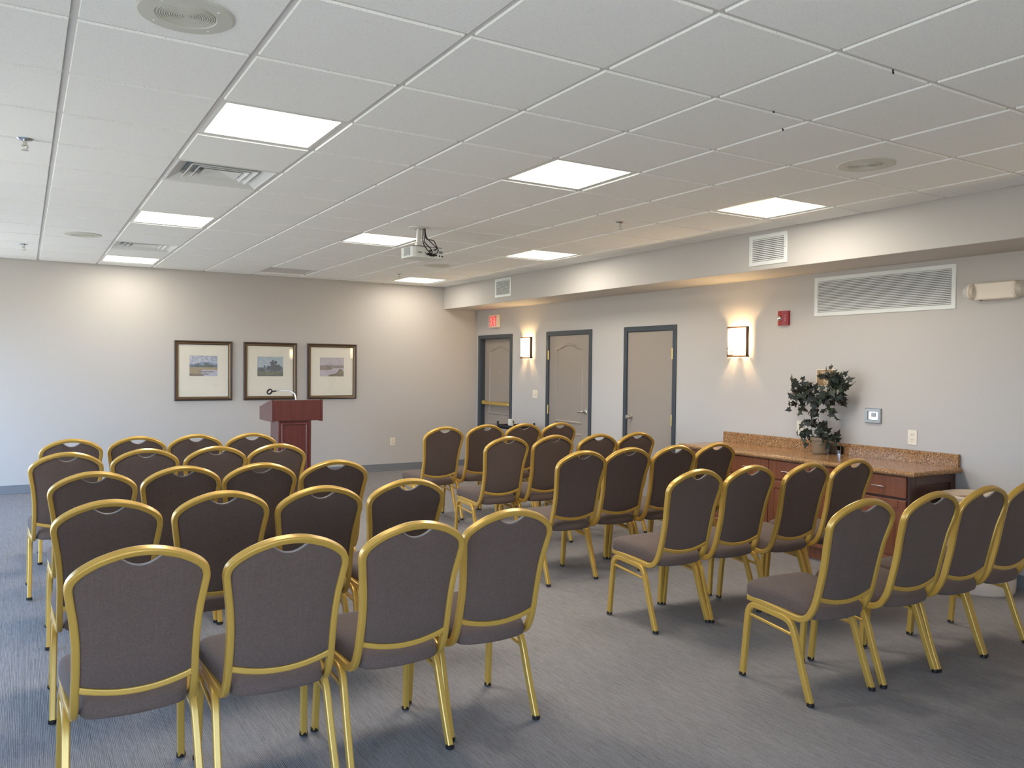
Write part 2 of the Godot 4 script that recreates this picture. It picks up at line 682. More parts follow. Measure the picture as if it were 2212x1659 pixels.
func flat_ring(m: MB, prof: Array, sxw: float, szw: float) -> void:
	# nested square ring seen from below: prof [Vector2(inset, y)] from the outside inwards
	for i in prof.size() - 1:
		var p: Vector2 = prof[i]
		var q: Vector2 = prof[i + 1]
		for k in 4:
			var s0 := [[-1, -1], [1, -1], [1, 1], [-1, 1]][k] as Array
			var s1 := [[1, -1], [1, 1], [-1, 1], [-1, -1]][k] as Array
			var A := Vector3(s0[0] * (sxw - p.x), p.y, s0[1] * (szw - p.x))
			var B := Vector3(s1[0] * (sxw - p.x), p.y, s1[1] * (szw - p.x))
			var C := Vector3(s1[0] * (sxw - q.x), q.y, s1[1] * (szw - q.x))
			var D := Vector3(s0[0] * (sxw - q.x), q.y, s0[1] * (szw - q.x))
			m.quad(A, B, C, D)


func light_panel(p: Array, label: String) -> void:
	var at := cell_mid(p)
	var o := thing("ceiling_light", label, "ceiling light", at, 0.0, "square ceiling lights")
	var m := MB.new()
	flat_ring(m, [Vector2(0, 0.03), Vector2(0, 0.008), Vector2(0.022, 0.006), Vector2(0.026, 0.014)], SX / 2 - 0.0125, SZ / 2 - 0.0125)
	part("frame", m, M.white_metal, o)
	part("lens", one_box(Vector3(0, 0.017, 0), Vector3(SX - 0.07, 0.006, SZ - 0.07)), M.lens, o)
	part("housing", one_box(Vector3(0, 0.07, 0), Vector3(SX - 0.03, 0.09, SZ - 0.03)), M.white_metal, o)
	var l := AreaLight3D.new()
	l.name = "panel_light"
	l.area_size = Vector2(0.54, 0.54)
	l.light_color = c8(255, 248, 234)
	l.light_energy = PANEL_ENERGY * (0.5 if p[1] == 12 else 0.75 if p[0] == 7 else 1.05)     # older, dimmer tubes along the walls
	l.area_range = 20.0
	l.shadow_enabled = true
	l.rotation.x = -PI / 2
	l.position = Vector3(0, 0.011, 0)
	o.add_child(l)


func diffuser(p: Array, label: String) -> void:
	var o := thing("air_diffuser", label, "air vent", cell_mid(p), 0.0, "ceiling air diffusers")
	var a := SX / 2 - 0.0125
	var b := SZ / 2 - 0.0125
	var m := MB.new()
	flat_ring(m, [Vector2(0, 0.02), Vector2(0, 0.004), Vector2(0.012, 0.003), Vector2(0.022, 0.010), Vector2(0.080, 0.040), Vector2(0.080, 0.062)], a, b)
	part("frame", m, M.white_metal, o)
	m = MB.new()
	flat_ring(m, [Vector2(0.094, 0.012), Vector2(0.098, 0.010), Vector2(0.136, 0.044), Vector2(0.133, 0.046), Vector2(0.094, 0.012)], a, b)
	part("louvre", m, M.white_metal, o)
	m = MB.new()
	flat_ring(m, [Vector2(0.140, 0.012), Vector2(0.144, 0.010), Vector2(0.172, 0.038), Vector2(0.169, 0.040), Vector2(0.140, 0.012)], a, b)
	part("louvre", m, M.white_metal, o)
	m = MB.new()
	var c := 0.112
	var q := [Vector3(-c, 0.014, -c), Vector3(c, 0.014, -c), Vector3(c, 0.014, c), Vector3(-c, 0.014, c)]
	for k in 4:
		m.tri(q[k], q[(k + 1) % 4], Vector3(0, 0.034, 0))
	part("centre_cone", m, M.white_metal, o)
	part("duct", one_box(Vector3(0, 0.092, 0), Vector3(2 * a - 0.02, 0.06, 2 * b - 0.02)), M.duct_light, o)
	part("damper", one_box(Vector3(-0.10, 0.05, -0.135), Vector3(0.05, 0.022, 0.02), 0.004), M.white_metal, o)


func return_grille() -> void:
	var o := thing("return_grille", "square grey ceiling return grille above the pictures at the front wall", "air vent", cell_mid(RETURN))
	var a := SX / 2 - 0.0125
	var b := SZ / 2 - 0.0125
	var m := MB.new()
	flat_ring(m, [Vector2(0, 0.02), Vector2(0, 0.008), Vector2(0.018, 0.008), Vector2(0.018, 0.03)], a, b)
	part("frame", m, M.tee, o)
	part("backing", one_box(Vector3(0, 0.06, 0), Vector3(2 * a - 0.02, 0.05, 2 * b - 0.02)), M.vent_grey, o)
	var sl := one_box(Vector3.ZERO, Vector3(2 * a - 0.04, 0.012, 0.004)).done()
	for i in 22:
		part("slat", sl, M.tee, o, Vector3(0, 0.022, -b + 0.03 + i * (2 * b - 0.06) / 21.0))


# ------------------------------------------------------------------ doors
func arch_panel_path(w: float, y0: float, ys: float, yt: float) -> Array:   # outline of a moulded panel with a wavy arched top
	var p := []
	p.append(Vector3(-w / 2, y0, 0))
	p.append(Vector3(w / 2, y0, 0))
	p.append(Vector3(w / 2, ys, 0))
	var n := 20
	for i in range(1, n):
		var u := 1.0 - 2.0 * i / n
		p.append(Vector3(u * w / 2, ys + (yt - ys) * (0.5 + 0.5 * cos(PI * u)), 0))
	p.append(Vector3(-w / 2, ys, 0))
	return p


func moulding(m: MB, path: Array, size: float, depth: float) -> void:
	var loop := path.duplicate()
	loop.append(path[0])
	for i in loop.size() - 1:
		var a: Vector3 = loop[i]
		var b: Vector3 = loop[i + 1]
		m.tube([a - (b - a).normalized() * size * 0.3, b + (b - a).normalized() * size * 0.3], [Vector2(size / 2, 0), Vector2(size * 0.2, depth), Vector2(-size * 0.2, depth * 0.9), Vector2(-size / 2, 0)], Vector3(0, 0, 1).cross((b - a).normalized()), -1)


func door(k: int, label: String) -> Node3D:
	var d: Array = DOORS[k]
	var o := on_right("door_%d" % (k + 1), label, "door", 0.0, (d[0] + d[1]) / 2)
	o.set_meta("kind", "structure")
	var w: float = d[1] - d[0]
	var m := MB.new()
	var top := 2.003
	var fw := 0.055
	for s in [-1, 1]:
		m.box(Vector3(s * (w / 2 - fw / 2), top / 2, 0.004), Vector3(fw, top, 0.022), 0.003)
		m.box(Vector3(s * (w / 2 - fw + 0.008), (top - 0.02) / 2, -0.075), Vector3(0.03, top - 0.02, 0.15), 0.002)
	m.box(Vector3(0, top - fw / 2, 0.004), Vector3(w - 2 * fw, fw, 0.0215), 0.001)
	m.box(Vector3(0, top - fw + 0.008, -0.076), Vector3(w - 2 * fw - 0.012, 0.03, 0.15), 0.001)
	part("door_frame", m, M.door_frame, o)
	return o


func build_doors() -> void:
	for k in 3:
		var d: Array = DOORS[k]
		var o := door(k, ["taupe arched-panel exit door with a brass push bar under the exit sign", "taupe arched-panel door with lever handle between the sconce and the plain door", "plain flat taupe door with round knob beside the counter"][k])
		var w: float = d[1] - d[0] - 0.118
		var fz: float = -0.078 if k == 0 else -0.006     # face of the leaf
		part("door_leaf", one_box(Vector3(0, 0.98, fz - 0.022), Vector3(w, 1.925, 0.044), 0.002), M.door, o)
		if k < 2:
			var m := MB.new()
			var p1 := arch_panel_path(w - 0.30, 0.825, 1.765, 1.825)
			moulding(m, p1, 0.034, 0.010)
			var p2 := [Vector3(-(w - 0.30) / 2, 0.16, 0), Vector3((w - 0.30) / 2, 0.16, 0), Vector3((w - 0.30) / 2, 0.675, 0), Vector3(-(w - 0.30) / 2, 0.675, 0)]
			moulding(m, p2, 0.034, 0.010)
			part("panel_moulding", m, M.door, o, Vector3(0, 0, fz))
		if k == 0:
			var m := MB.new()
			m.box(Vector3(0.0, 0.978, fz + 0.05), Vector3(w - 0.10, 0.05, 0.055), 0.006)
			part("push_bar", m, M.brass, o)
			for s in [-1, 1]:
				part("bar_bracket", one_box(Vector3(s * (w / 2 - 0.032), 0.978, fz + 0.03), Vector3(0.055, 0.066, 0.06), 0.006), M.dark if s > 0 else M.brass, o)
			m = MB.new()
			m.lathe([Vector2(0.009, 0), Vector2(0.009, 0.004), Vector2(0.0, 0.004)], 12, Transform3D(Basis(Vector3.RIGHT, PI / 2), Vector3(0.0, 1.46, fz)))
			part("peephole", m, M.brass, o)
		else:
			var hs := -1.0 if k == 1 else 1.0
			for y in [1.69, 0.968, 0.25]:
				var m := MB.new()
				m.tube([Vector3(hs * (w / 2 + 0.003), y - 0.06, 0.012), Vector3(hs * (w / 2 + 0.003), y + 0.06, 0.012)], circle(0.008, 10), Vector3.RIGHT)
				part("hinge", m, M.brass, o)
			var kx := -hs * (w / 2 - 0.065)
			var turn := Basis(Vector3.RIGHT, PI / 2)
			var m := MB.new()
			if k == 1:
				m.lathe([Vector2(0.032, 0), Vector2(0.032, 0.006), Vector2(0.014, 0.012), Vector2(0.012, 0.05), Vector2(0, 0.05)], 20, Transform3D(turn, Vector3(kx, 0.972, fz)))
				m.tube(smooth_path([Vector3(kx + 0.012, 0.972, fz + 0.048), Vector3(kx - 0.04, 0.974, fz + 0.05), Vector3(kx - 0.11, 0.966, fz + 0.047)], 5), rrect(0.02, 0.014, 0.006), Vector3.UP)
				part("door_lever", m, M.nickel, o)
			else:
				m.lathe([Vector2(0.033, 0), Vector2(0.033, 0.005), Vector2(0.015, 0.012), Vector2(0.013, 0.03), Vector2(0.026, 0.038), Vector2(0.030, 0.052), Vector2(0.024, 0.064), Vector2(0, 0.067)], 20, Transform3D(turn, Vector3(kx, 0.967, fz)))
				part("door_knob", m, M.nickel, o)
		# closes the opening behind the leaf
		part("door_stop", one_box(Vector3(0, 0.98, -0.15), Vector3(w + 0.09, 1.98, 0.02)), M.door_frame, o)


# ------------------------------------------------------------------ chairs
const BACK_Z := [[0.374, 0.110], [0.392, 0.158], [0.42, 0.188], [0.46, 0.207], [0.505, 0.221], [0.615, 0.247], [0.73, 0.271], [0.83, 0.299], [0.88, 0.317], [0.955, 0.347]]
const BACK_X := [[0.35, 0.191], [0.50, 0.190], [0.58, 0.1885], [0.66, 0.191], [0.72, 0.1965], [0.77, 0.204], [0.81, 0.210], [0.84, 0.2125], [0.855, 0.2123]]
const ARCH := [[0.0, 0.953], [0.032, 0.9517], [0.065, 0.946], [0.097, 0.937], [0.127, 0.9255], [0.155, 0.911], [0.178, 0.8955], [0.196, 0.878], [0.206, 0.863], [0.212, 0.844]]


func back_point(x: float, y: float) -> Vector3:
	return Vector3(x, y, lerp_table(BACK_Z, y))


func make_chair() -> Node3D:
	var o := Node3D.new()
	# seat: domed cushion
	var outline := []
	var pts := []
	for q in [[-0.150, -0.214], [0.0, -0.220], [0.150, -0.214], [0.193, -0.202], [0.209, -0.168], [0.2, -0.05], [0.182, 0.06], [0.169, 0.13], [0.160, 0.178], [0.142, 0.203], [0.09, 0.219], [0.0, 0.228], [-0.09, 0.219], [-0.142, 0.203], [-0.160, 0.178], [-0.169, 0.13], [-0.182, 0.06], [-0.2, -0.05], [-0.209, -0.168], [-0.193, -0.202]]:
		pts.append(Vector3(q[0], 0, q[1]))
	var n := pts.size()
	for i in n:
		for j in 3:
			outline.append(pts[i].cubic_interpolate(pts[(i + 1) % n], pts[(i + n - 1) % n], pts[(i + 2) % n], j / 3.0))
	var m := MB.new()
	var layers := [[0.90, 0.390], [0.965, 0.391], [0.985, 0.396], [1.0, 0.41], [1.0, 0.437], [0.99, 0.452], [0.965, 0.464], [0.91, 0.473], [0.75, 0.481], [0.5, 0.486], [0.25, 0.488]]
	var rows := []
	for l in layers:
		var row := []
		for q in outline:
			var zz: float = -0.01 + (q.z + 0.01) * l[0]
			row.append(Vector3(q.x * l[0], l[1] - 0.05 * zz - maxf(0.0, zz - 0.06) * 0.16 * clampf((l[1] - 0.39) / 0.06, 0.0, 1.0), zz))
		rows.append(row)
	var nn := outline.size()
	for i in rows.size() - 1:
		for j in nn:
			var j2 := (j + 1) % nn
			m.quad(rows[i][j2], rows[i][j], rows[i + 1][j], rows[i + 1][j2], 1)
	for j in nn:
		m.tri(rows[-1][(j + 1) % nn], rows[-1][j], Vector3(0, 0.4885, -0.01), 1)
		m.tri(rows[0][j], rows[0][(j + 1) % nn], Vector3(0, 0.390, -0.01), 1)
	part("seat", m, M.fabric, o)
	part("seat_pan", one_box(Vector3(0, 0.384, -0.02), Vector3(0.34, 0.014, 0.30), 0.003), M.dark, o)
	# backrest: padded panel with a scooped hand-hold at the top
	m = MB.new()
	var nu := 28
	var nv := 20
	var fr := []
	var bk := []
	for i in nu + 1:
		var u := -1.0 + 2.0 * i / nu
		var frow := []
		var brow := []
		var yb := 0.506 - 0.033 * (1.0 - u * u)
		var xt := absf(u) * 0.1915
		var yt := lerp_table(ARCH, xt + 0.012) - 0.019 - 0.006 * absf(u)
		if absf(u) > 0.93:
			yt -= (absf(u) - 0.93) * 0.35
		if xt < 0.066:
			yt = minf(yt, 0.890 + 0.036 * pow(xt / 0.066, 2.0))
		for j in nv + 1:
			var v := float(j) / nv
			var y := lerpf(yb, yt, v)
			var hw := lerp_table(BACK_X, y) - 0.0185
			var x := u * hw
			var pil := (1.0 - pow(absf(u), 5.0)) * (1.0 - pow(absf(2.0 * v - 1.0), 7.0))
			var z := lerp_table(BACK_Z, y) + 0.012 * (1.0 - u * u) * (1.0 - v) * (1.0 - v)
			frow.append(Vector3(x, y, z - 0.008 - 0.026 * pil))
			brow.append(Vector3(x, y, z + 0.005 + 0.010 * pil))
		fr.append(frow)
		bk.append(brow)
	for i in nu:
		for j in nv:
			m.quad(fr[i][j], fr[i][j + 1], fr[i + 1][j + 1], fr[i + 1][j], 1)
			m.quad(bk[i][j], bk[i + 1][j], bk[i + 1][j + 1], bk[i][j + 1], 2)
		m.quad(bk[i][0], fr[i][0], fr[i + 1][0], bk[i + 1][0], 3)
		m.quad(fr[i][nv], bk[i][nv], bk[i + 1][nv], fr[i + 1][nv], 3)
	for j in nv:
		m.quad(fr[0][j], bk[0][j], bk[0][j + 1], fr[0][j + 1], 4)
		m.quad(bk[nu][j], fr[nu][j], fr[nu][j + 1], bk[nu][j + 1], 4)
	var backrest := part("backrest", m, M.fabric, o)
	m = MB.new()
	var pip := []
	for i in range(9, nu - 8):
		pip.append((bk[i][nv] + fr[i][nv]) / 2 + Vector3(0, 0.001, 0))
	m.tube(pip, circle(0.0045, 6), Vector3(0, 0, 1))
	part("piping", m, M.piping, backrest)
	# back frame: one tube, seat rail - upright - arch - upright - seat rail
	var half := []
	half.append(Vector3(0.196, 0.4025, -0.186))
	half.append(Vector3(0.195, 0.398, -0.10))
	half.append(Vector3(0.192, 0.389, 0.0))
	half.append(Vector3(0.186, 0.380, 0.070))
	half.append(Vector3(0.1815, 0.3755, 0.110))
	half.append(Vector3(0.180, 0.380, 0.140))
	half.append(Vector3(0.1795, 0.396, 0.168))
	half.append(Vector3(0.1795, 0.42, 0.187))
	for y in [0.46, 0.505, 0.55, 0.60, 0.645, 0.69, 0.73, 0.765, 0.79, 0.812]:
		half.append(back_point(lerp_table(BACK_X, y) - 0.011, y))
	for q in [[0.2014, 0.829], [0.2005, 0.844], [0.196, 0.859], [0.187, 0.872], [0.171, 0.887], [0.149, 0.9015], [0.122, 0.9155], [0.093, 0.926], [0.062, 0.935], [0.031, 0.9403]]:
		half.append(back_point(q[0], q[1]))
	var path := []
	for i in half.size():
		path.append(Vector3(-half[i].x, half[i].y, half[i].z))
	path.append(back_point(0, 0.9418))
	for i in half.size():
		path.append(half[half.size() - 1 - i])
	m = MB.new()
	m.tube(smooth_path(path, 2), rrect(0.0245, 0.030, 0.006), Vector3.RIGHT, 1, true, [], true)
	part("back_frame", m, M.gold, o)
	m = MB.new()
	var rp := []
	for i in 13:
		var u := -1.0 + i / 6.0
		var y := 0.494 - 0.033 * (1.0 - u * u)
		rp.append(Vector3(u * 0.180, y, lerp_table(BACK_Z, y) + 0.014 * (1.0 - u * u)))
	m.tube(rp, rrect(0.022, 0.020, 0.005), Vector3(0, 1, 0), 1, true, [], true)
	part("back_rail", m, M.gold, o)
	# legs: each side an inverted U under the rail, split at its middle
	for s in [-1.0, 1.0]:
		var sec := rrect(0.025, 0.029, 0.005)
		var fp := smooth_path([Vector3(s * 0.206, 0.014, -0.208), Vector3(s * 0.203, 0.16, -0.197), Vector3(s * 0.200, 0.31, -0.184), Vector3(s * 0.1985, 0.345, -0.177), Vector3(s * 0.197, 0.366, -0.160), Vector3(s * 0.196, 0.373, -0.135), Vector3(s * 0.1955, 0.3715, -0.10), Vector3(s * 0.193, 0.367, -0.04)], 3)
		m = MB.new()
		m.tube(fp, sec, Vector3.RIGHT, 1, true, [], true)
		var lf := part("leg", m, M.gold, o)
		var bp := smooth_path([Vector3(s * 0.206, 0.014, 0.214), Vector3(s * 0.203, 0.14, 0.166), Vector3(s * 0.200, 0.27, 0.122), Vector3(s * 0.1985, 0.318, 0.104), Vector3(s * 0.197, 0.345, 0.086), Vector3(s * 0.196, 0.359, 0.060), Vector3(s * 0.1945, 0.3635, 0.025), Vector3(s * 0.193, 0.367, -0.04)], 3)
		m = MB.new()
		m.tube(bp, sec, Vector3.RIGHT, 1, true, [], true)
		var lb := part("leg", m, M.gold, o)
		for q in [[lf, -0.209], [lb, 0.2155]]:
			m = MB.new()
			var ft := Transform3D(Basis(), Vector3(s * 0.2065, 0, q[1]))
			m.lathe([Vector2(0.0, 0.006), Vector2(0.0165, 0.006), Vector2(0.0180, 0.009), Vector2(0.0170, 0.022), Vector2(0.010, 0.023)], 12, ft)
			part("glide", m, M.glide, q[0])
			m = MB.new()
			m.lathe([Vector2(0.0, 0.0), Vector2(0.012, 0.0), Vector2(0.0145, 0.002), Vector2(0.0145, 0.006), Vector2(0.0, 0.007)], 12, ft)
			part("glide_tip", m, M.chrome, q[0])
		m = MB.new()
		m.tube([Vector3(s * 0.200, 0.322, -0.182), Vector3(s * 0.200, 0.296, 0.108)], rrect(0.014, 0.016, 0.005), Vector3.RIGHT)
		part("stretcher", m, M.gold, o)
	return o


func build_chairs() -> void:
	var rows_l := [
		[[0.315, -7.19], [0.768, -7.235], [1.204, -7.23], [1.64, -7.18]],
		[[0.235, -6.185], [0.71, -6.21], [1.148, -6.18], [1.584, -6.18]],
		[[0.322, -5.09], [0.758, -5.13], [1.192, -5.085], [1.625, -5.04]],
		[[0.313, -4.08], [0.771, -4.11], [1.21, -4.055], [1.68, -4.09]],
		[[0.315, -3.085], [0.775, -3.03], [1.243, -3.045], [1.69, -3.10]]]
	var rows_r := [
		[[3.42, -7.17], [3.925, -7.255], [4.36, -7.24], [4.79, -7.22]],
		[[3.42, -5.995], [3.852, -5.96], [4.285, -5.90], [4.72, -5.90]],
		[[3.325, -4.82], [3.76, -4.85], [4.192, -4.83], [4.624, -4.84]],
		[[3.308, -3.695], [3.74, -3.685], [4.172, -3.62], [4.632, -3.63]],
		[[3.26, -2.572], [3.74, -2.545], [4.172, -2.535], [4.606, -2.54]]]
	var yaw_r5 := [-0.055, -0.02, -0.01, 0.0]
	var rank := ["front row", "second row", "middle row", "fourth row", "rear row"]
	var seat_l := ["outermost seat off the aisle", "second seat from outer end", "beside the aisle seat", "aisle seat"]
	var seat_r := ["aisle seat", "beside the aisle seat", "second seat from counter end", "end seat by the counter"]
	var proto := make_chair()
	for b in 2:
		var rows: Array = [rows_l, rows_r][b]
		for i in 5:
			for k in 4:
				var o := proto if b == 0 and i == 0 and k == 0 else proto.duplicate()
				o.name = numbered("banquet_chair")
				add_child(o)
				o.position = Vector3(rows[i][k][0], 0, rows[i][k][1])
				o.rotation.y = rng.randf_range(-0.02, 0.02)
				if b == 1 and i == 4:
					o.rotation.y = yaw_r5[k]
				tag(o, "gold-framed banquet chair, %s of %s block, %s" % [rank[i], ["lectern-side", "counter-side"][b], [seat_l, seat_r][b][k]], "chair", "gold-framed banquet chairs")


# ------------------------------------------------------------------ counter
func build_counter() -> void:
	var x0 := 5.41
	# polished granite worktop with upstand
	var o := thing("countertop", "polished brown granite worktop with upstand along the side wall", "countertop", Vector3(5.69, 0.77, -4.56))
	var m := MB.new()
	var za := -1.20
	var zb := 1.205
	var xa := -0.31
	var xb := 0.305
	# slab with bullnose front and ends: rounded outline swept round
	var ring := []
	for k in 9:
		var a := -PI / 2 + PI * k / 8.0
		ring.append(Vector2(cos(a) * 0.020, sin(a) * 0.020))
	var rowsq := []
	for q in ring:
		var e: float = q.x - 0.020
		rowsq.append([Vector3(xb, 0.02 + q.y, za - e), Vector3(xa - e, 0.02 + q.y, za - e), Vector3(xa - e, 0.02 + q.y, zb + e), Vector3(xb, 0.02 + q.y, zb + e)])
	for i in rowsq.size() - 1:
		for j in 3:
			m.quad(rowsq[i][j + 1], rowsq[i][j], rowsq[i + 1][j], rowsq[i + 1][j + 1], j + 1)
	m.poly_out(rowsq[-1], Vector3(0, 0.02, 0))
	m.poly_out(rowsq[0], Vector3(0, 0.02, 0))
	part("slab", m, M.granite, o)
	part("upstand", one_box(Vector3(0.291, 0.0885, 0.0015), Vector3(0.028, 0.099, 2.36), 0.002), M.granite, o)
	# cabinets
	var edges := [-5.53, -5.105, -4.68, -4.265, -3.85, -3.43]
	var say := ["beside the plain door end", "second from the plain door", "in the middle under the plant", "second from the waste bin", "with a dark end panel towards the bin"]
	for k in 5:
		var c := thing("base_cabinet", "reddish wood base cabinet with drawer and door, %s" % say[k], "cabinet", Vector3(0, 0, (edges[k] + edges[k + 1]) / 2), 0.0, "base cabinets under the granite worktop")
		var w: float = edges[k + 1] - edges[k]
		var b := MB.new()
		var lo := -w / 2 - (0.17 if k == 0 else 0.0)
		b.box(Vector3((x0 + 0.02 + 5.995) / 2, 0.435, (lo + w / 2) / 2), Vector3(5.995 - x0 - 0.02, 0.67, w / 2 - lo), 0.001)
		b.box(Vector3((x0 + 0.08 + 5.995) / 2, 0.05, (lo + w / 2) / 2), Vector3(5.995 - x0 - 0.08, 0.1, w / 2 - lo))
		part("body", b, M.cabinet if k < 4 else M.cabinet_end, c)
		var d := part("drawer", one_box(Vector3(x0 + 0.01, 0.687, 0), Vector3(0.02, 0.152, w - 0.006), 0.004), M.cabinet, c)
		part("handle", handle_bar(true), M.nickel, d, Vector3(x0, 0.682, 0))
		var dm := MB.new()
		dm.box(Vector3(x0 + 0.012, 0.352, 0), Vector3(0.016, 0.484, w - 0.006), 0.002)
		for s in [-1, 1]:
			dm.box(Vector3(x0 + 0.004, 0.352, s * (w / 2 - 0.033)), Vector3(0.014, 0.484, 0.06), 0.004)
			dm.box(Vector3(x0 + 0.004, 0.352 + s * 0.212, 0), Vector3(0.014, 0.06, w - 0.125), 0.004)
		dm.box(Vector3(x0 + 0.005, 0.352, 0), Vector3(0.010, 0.33, w - 0.17), 0.006)
		var dr := part("cabinet_door", dm, M.cabinet, c)
		part("handle", handle_bar(false), M.nickel, dr, Vector3(x0 - 0.003, 0.53, (w / 2 - 0.035) * (1.0 if k % 2 else -1.0)))
		if k == 4:
			var ep := MB.new()
			ep.box(Vector3(5.705, 0.435, w / 2 + 0.006), Vector3(0.57, 0.67, 0.012), 0.002)
			for q in [[5.45, 0.06], [5.96, 0.06]]:
				ep.box(Vector3(q[0], 0.435, w / 2 + 0.016), Vector3(q[1], 0.67, 0.012), 0.003)
			for y in [0.135, 0.735]:
				ep.box(Vector3(5.705, y, w / 2 + 0.016), Vector3(0.45, 0.07, 0.012), 0.003)
			part("end_panel", ep, M.cabinet_end, c)


func handle_bar(flat: bool) -> MB:
	var m := MB.new()
	var ax := Vector3(0, 0, 1) if flat else Vector3.UP
	m.tube([ax * -0.05 + Vector3(-0.026, 0, 0), ax * 0.05 + Vector3(-0.026, 0, 0)], rrect(0.009, 0.009, 0.003), Vector3.RIGHT)
	for s in [-0.038, 0.038]:
		m.tube([ax * s, ax * s + Vector3(-0.026, 0, 0)], circle(0.004, 8), ax)
	return m


# ------------------------------------------------------------------ lectern
func build_lectern() -> void:
	var o := thing("lectern", "reddish cherry wood lectern with overhanging slanted top before the pictures", "lectern", Vector3(2.65, 0, -9.0))
	# side profile in local (-z, y): the tall side faces the chairs
	var zf := 0.0
	var zk := -0.55
	var m := MB.new()
	var t := Transform3D(Basis(Vector3(0, 0, -1), Vector3.UP, Vector3(1, 0, 0)), Vector3.ZERO)   # polygon x -> -z
	for s in [-1.0, 1.0]:
		m = MB.new()
		var p := PackedVector2Array([Vector2(-0.004, 0.885), Vector2(-0.004, 1.132), Vector2(0.02, 1.135), Vector2(0.55, 1.035), Vector2(0.55, 0.885)])
		m.extrude(p, s * 0.279 - 0.009, s * 0.279 + 0.009, t)
		part("side_panel", m, M.cherry, o)
	m = MB.new()
	m.box(Vector3(0, 1.008, zf - 0.012), Vector3(0.54, 0.226, 0.018), 0.002)
	part("front_panel", m, M.cherry, o)
	m = MB.new()
	m.box(Vector3(0, 0.905, (zf + zk) / 2), Vector3(0.54, 0.018, 0.53), 0.001)
	part("bottom_shelf", m, M.cherry, o)
	m = MB.new()
	m.extrude(PackedVector2Array([Vector2(0.02, 1.112), Vector2(0.02, 1.127), Vector2(0.545, 1.028), Vector2(0.545, 1.013)]), -0.27, 0.27, t)
	part("desk_top", m, M.cherry, o)
	# pedestal: side boards, recessed front with a moulding
	for s in [-1.0, 1.0]:
		part("pedestal_side", one_box(Vector3(-0.025 + s * 0.176, 0.475, -0.185), Vector3(0.02, 0.85, 0.33), 0.002), M.cherry, o)
	part("pedestal_front", one_box(Vector3(-0.025, 0.475, -0.035), Vector3(0.334, 0.85, 0.018), 0.001), M.cherry, o)
	m = MB.new()
	moulding(m, [Vector3(-0.165, 0.12, -0.026), Vector3(0.115, 0.12, -0.026), Vector3(0.115, 0.86, -0.026), Vector3(-0.165, 0.86, -0.026)], 0.03, 0.012)
	part("panel_moulding", m, M.cherry, o)
	part("base", one_box(Vector3(-0.025, 0.025, -0.22), Vector3(0.46, 0.05, 0.5), 0.006), M.cherry, o)
	# gooseneck stand with an empty microphone clip
	var g := thing("gooseneck", "chrome gooseneck with an empty black microphone clip standing on the lectern", "microphone stand", Vector3(2.66, 1.115, -9.1))
	m = MB.new()
	var gp := smooth_path([Vector3(0, 0.004, 0), Vector3(-0.004, 0.05, -0.01), Vector3(-0.018, 0.088, -0.03), Vector3(-0.05, 0.112, -0.07), Vector3(-0.10, 0.118, -0.13), Vector3(-0.15, 0.112, -0.18), Vector3(-0.18, 0.106, -0.205)], 5)
	var sc := []
	for i in gp.size():
		sc.append(lerpf(1.5, 0.75, float(i) / gp.size()))
	m.tube(gp, circle(0.006, 8), Vector3.RIGHT, 1, true, sc)
	part("neck", m, M.chrome, g)
	m = MB.new()
	m.lathe([Vector2(0.022, 0.0), Vector2(0.022, 0.01), Vector2(0.011, 0.014), Vector2(0, 0.014)], 16)
	part("flange", m, M.chrome, g)
	m = MB.new()
	var d := Vector3(-0.66, -0.1, -0.74).normalized()
	var e0 := Vector3(-0.175, 0.107, -0.2)
	m.tube([e0, e0 + d * 0.05], circle(0.009, 8), Vector3.UP)
	var loop := []
	var side := Vector3(0.75, 0, -0.66)
	for i in 17:
		var a := TAU * i / 16.0
		loop.append(e0 + d * (0.085) + d * cos(a + PI) * 0.03 + (Vector3.UP * 0.9 + side * 0.45).normalized() * sin(a + PI) * 0.03)
	m.tube(loop, rrect(0.012, 0.02, 0.003), d, 1, false)
	part("clip", m, M.dark, g)


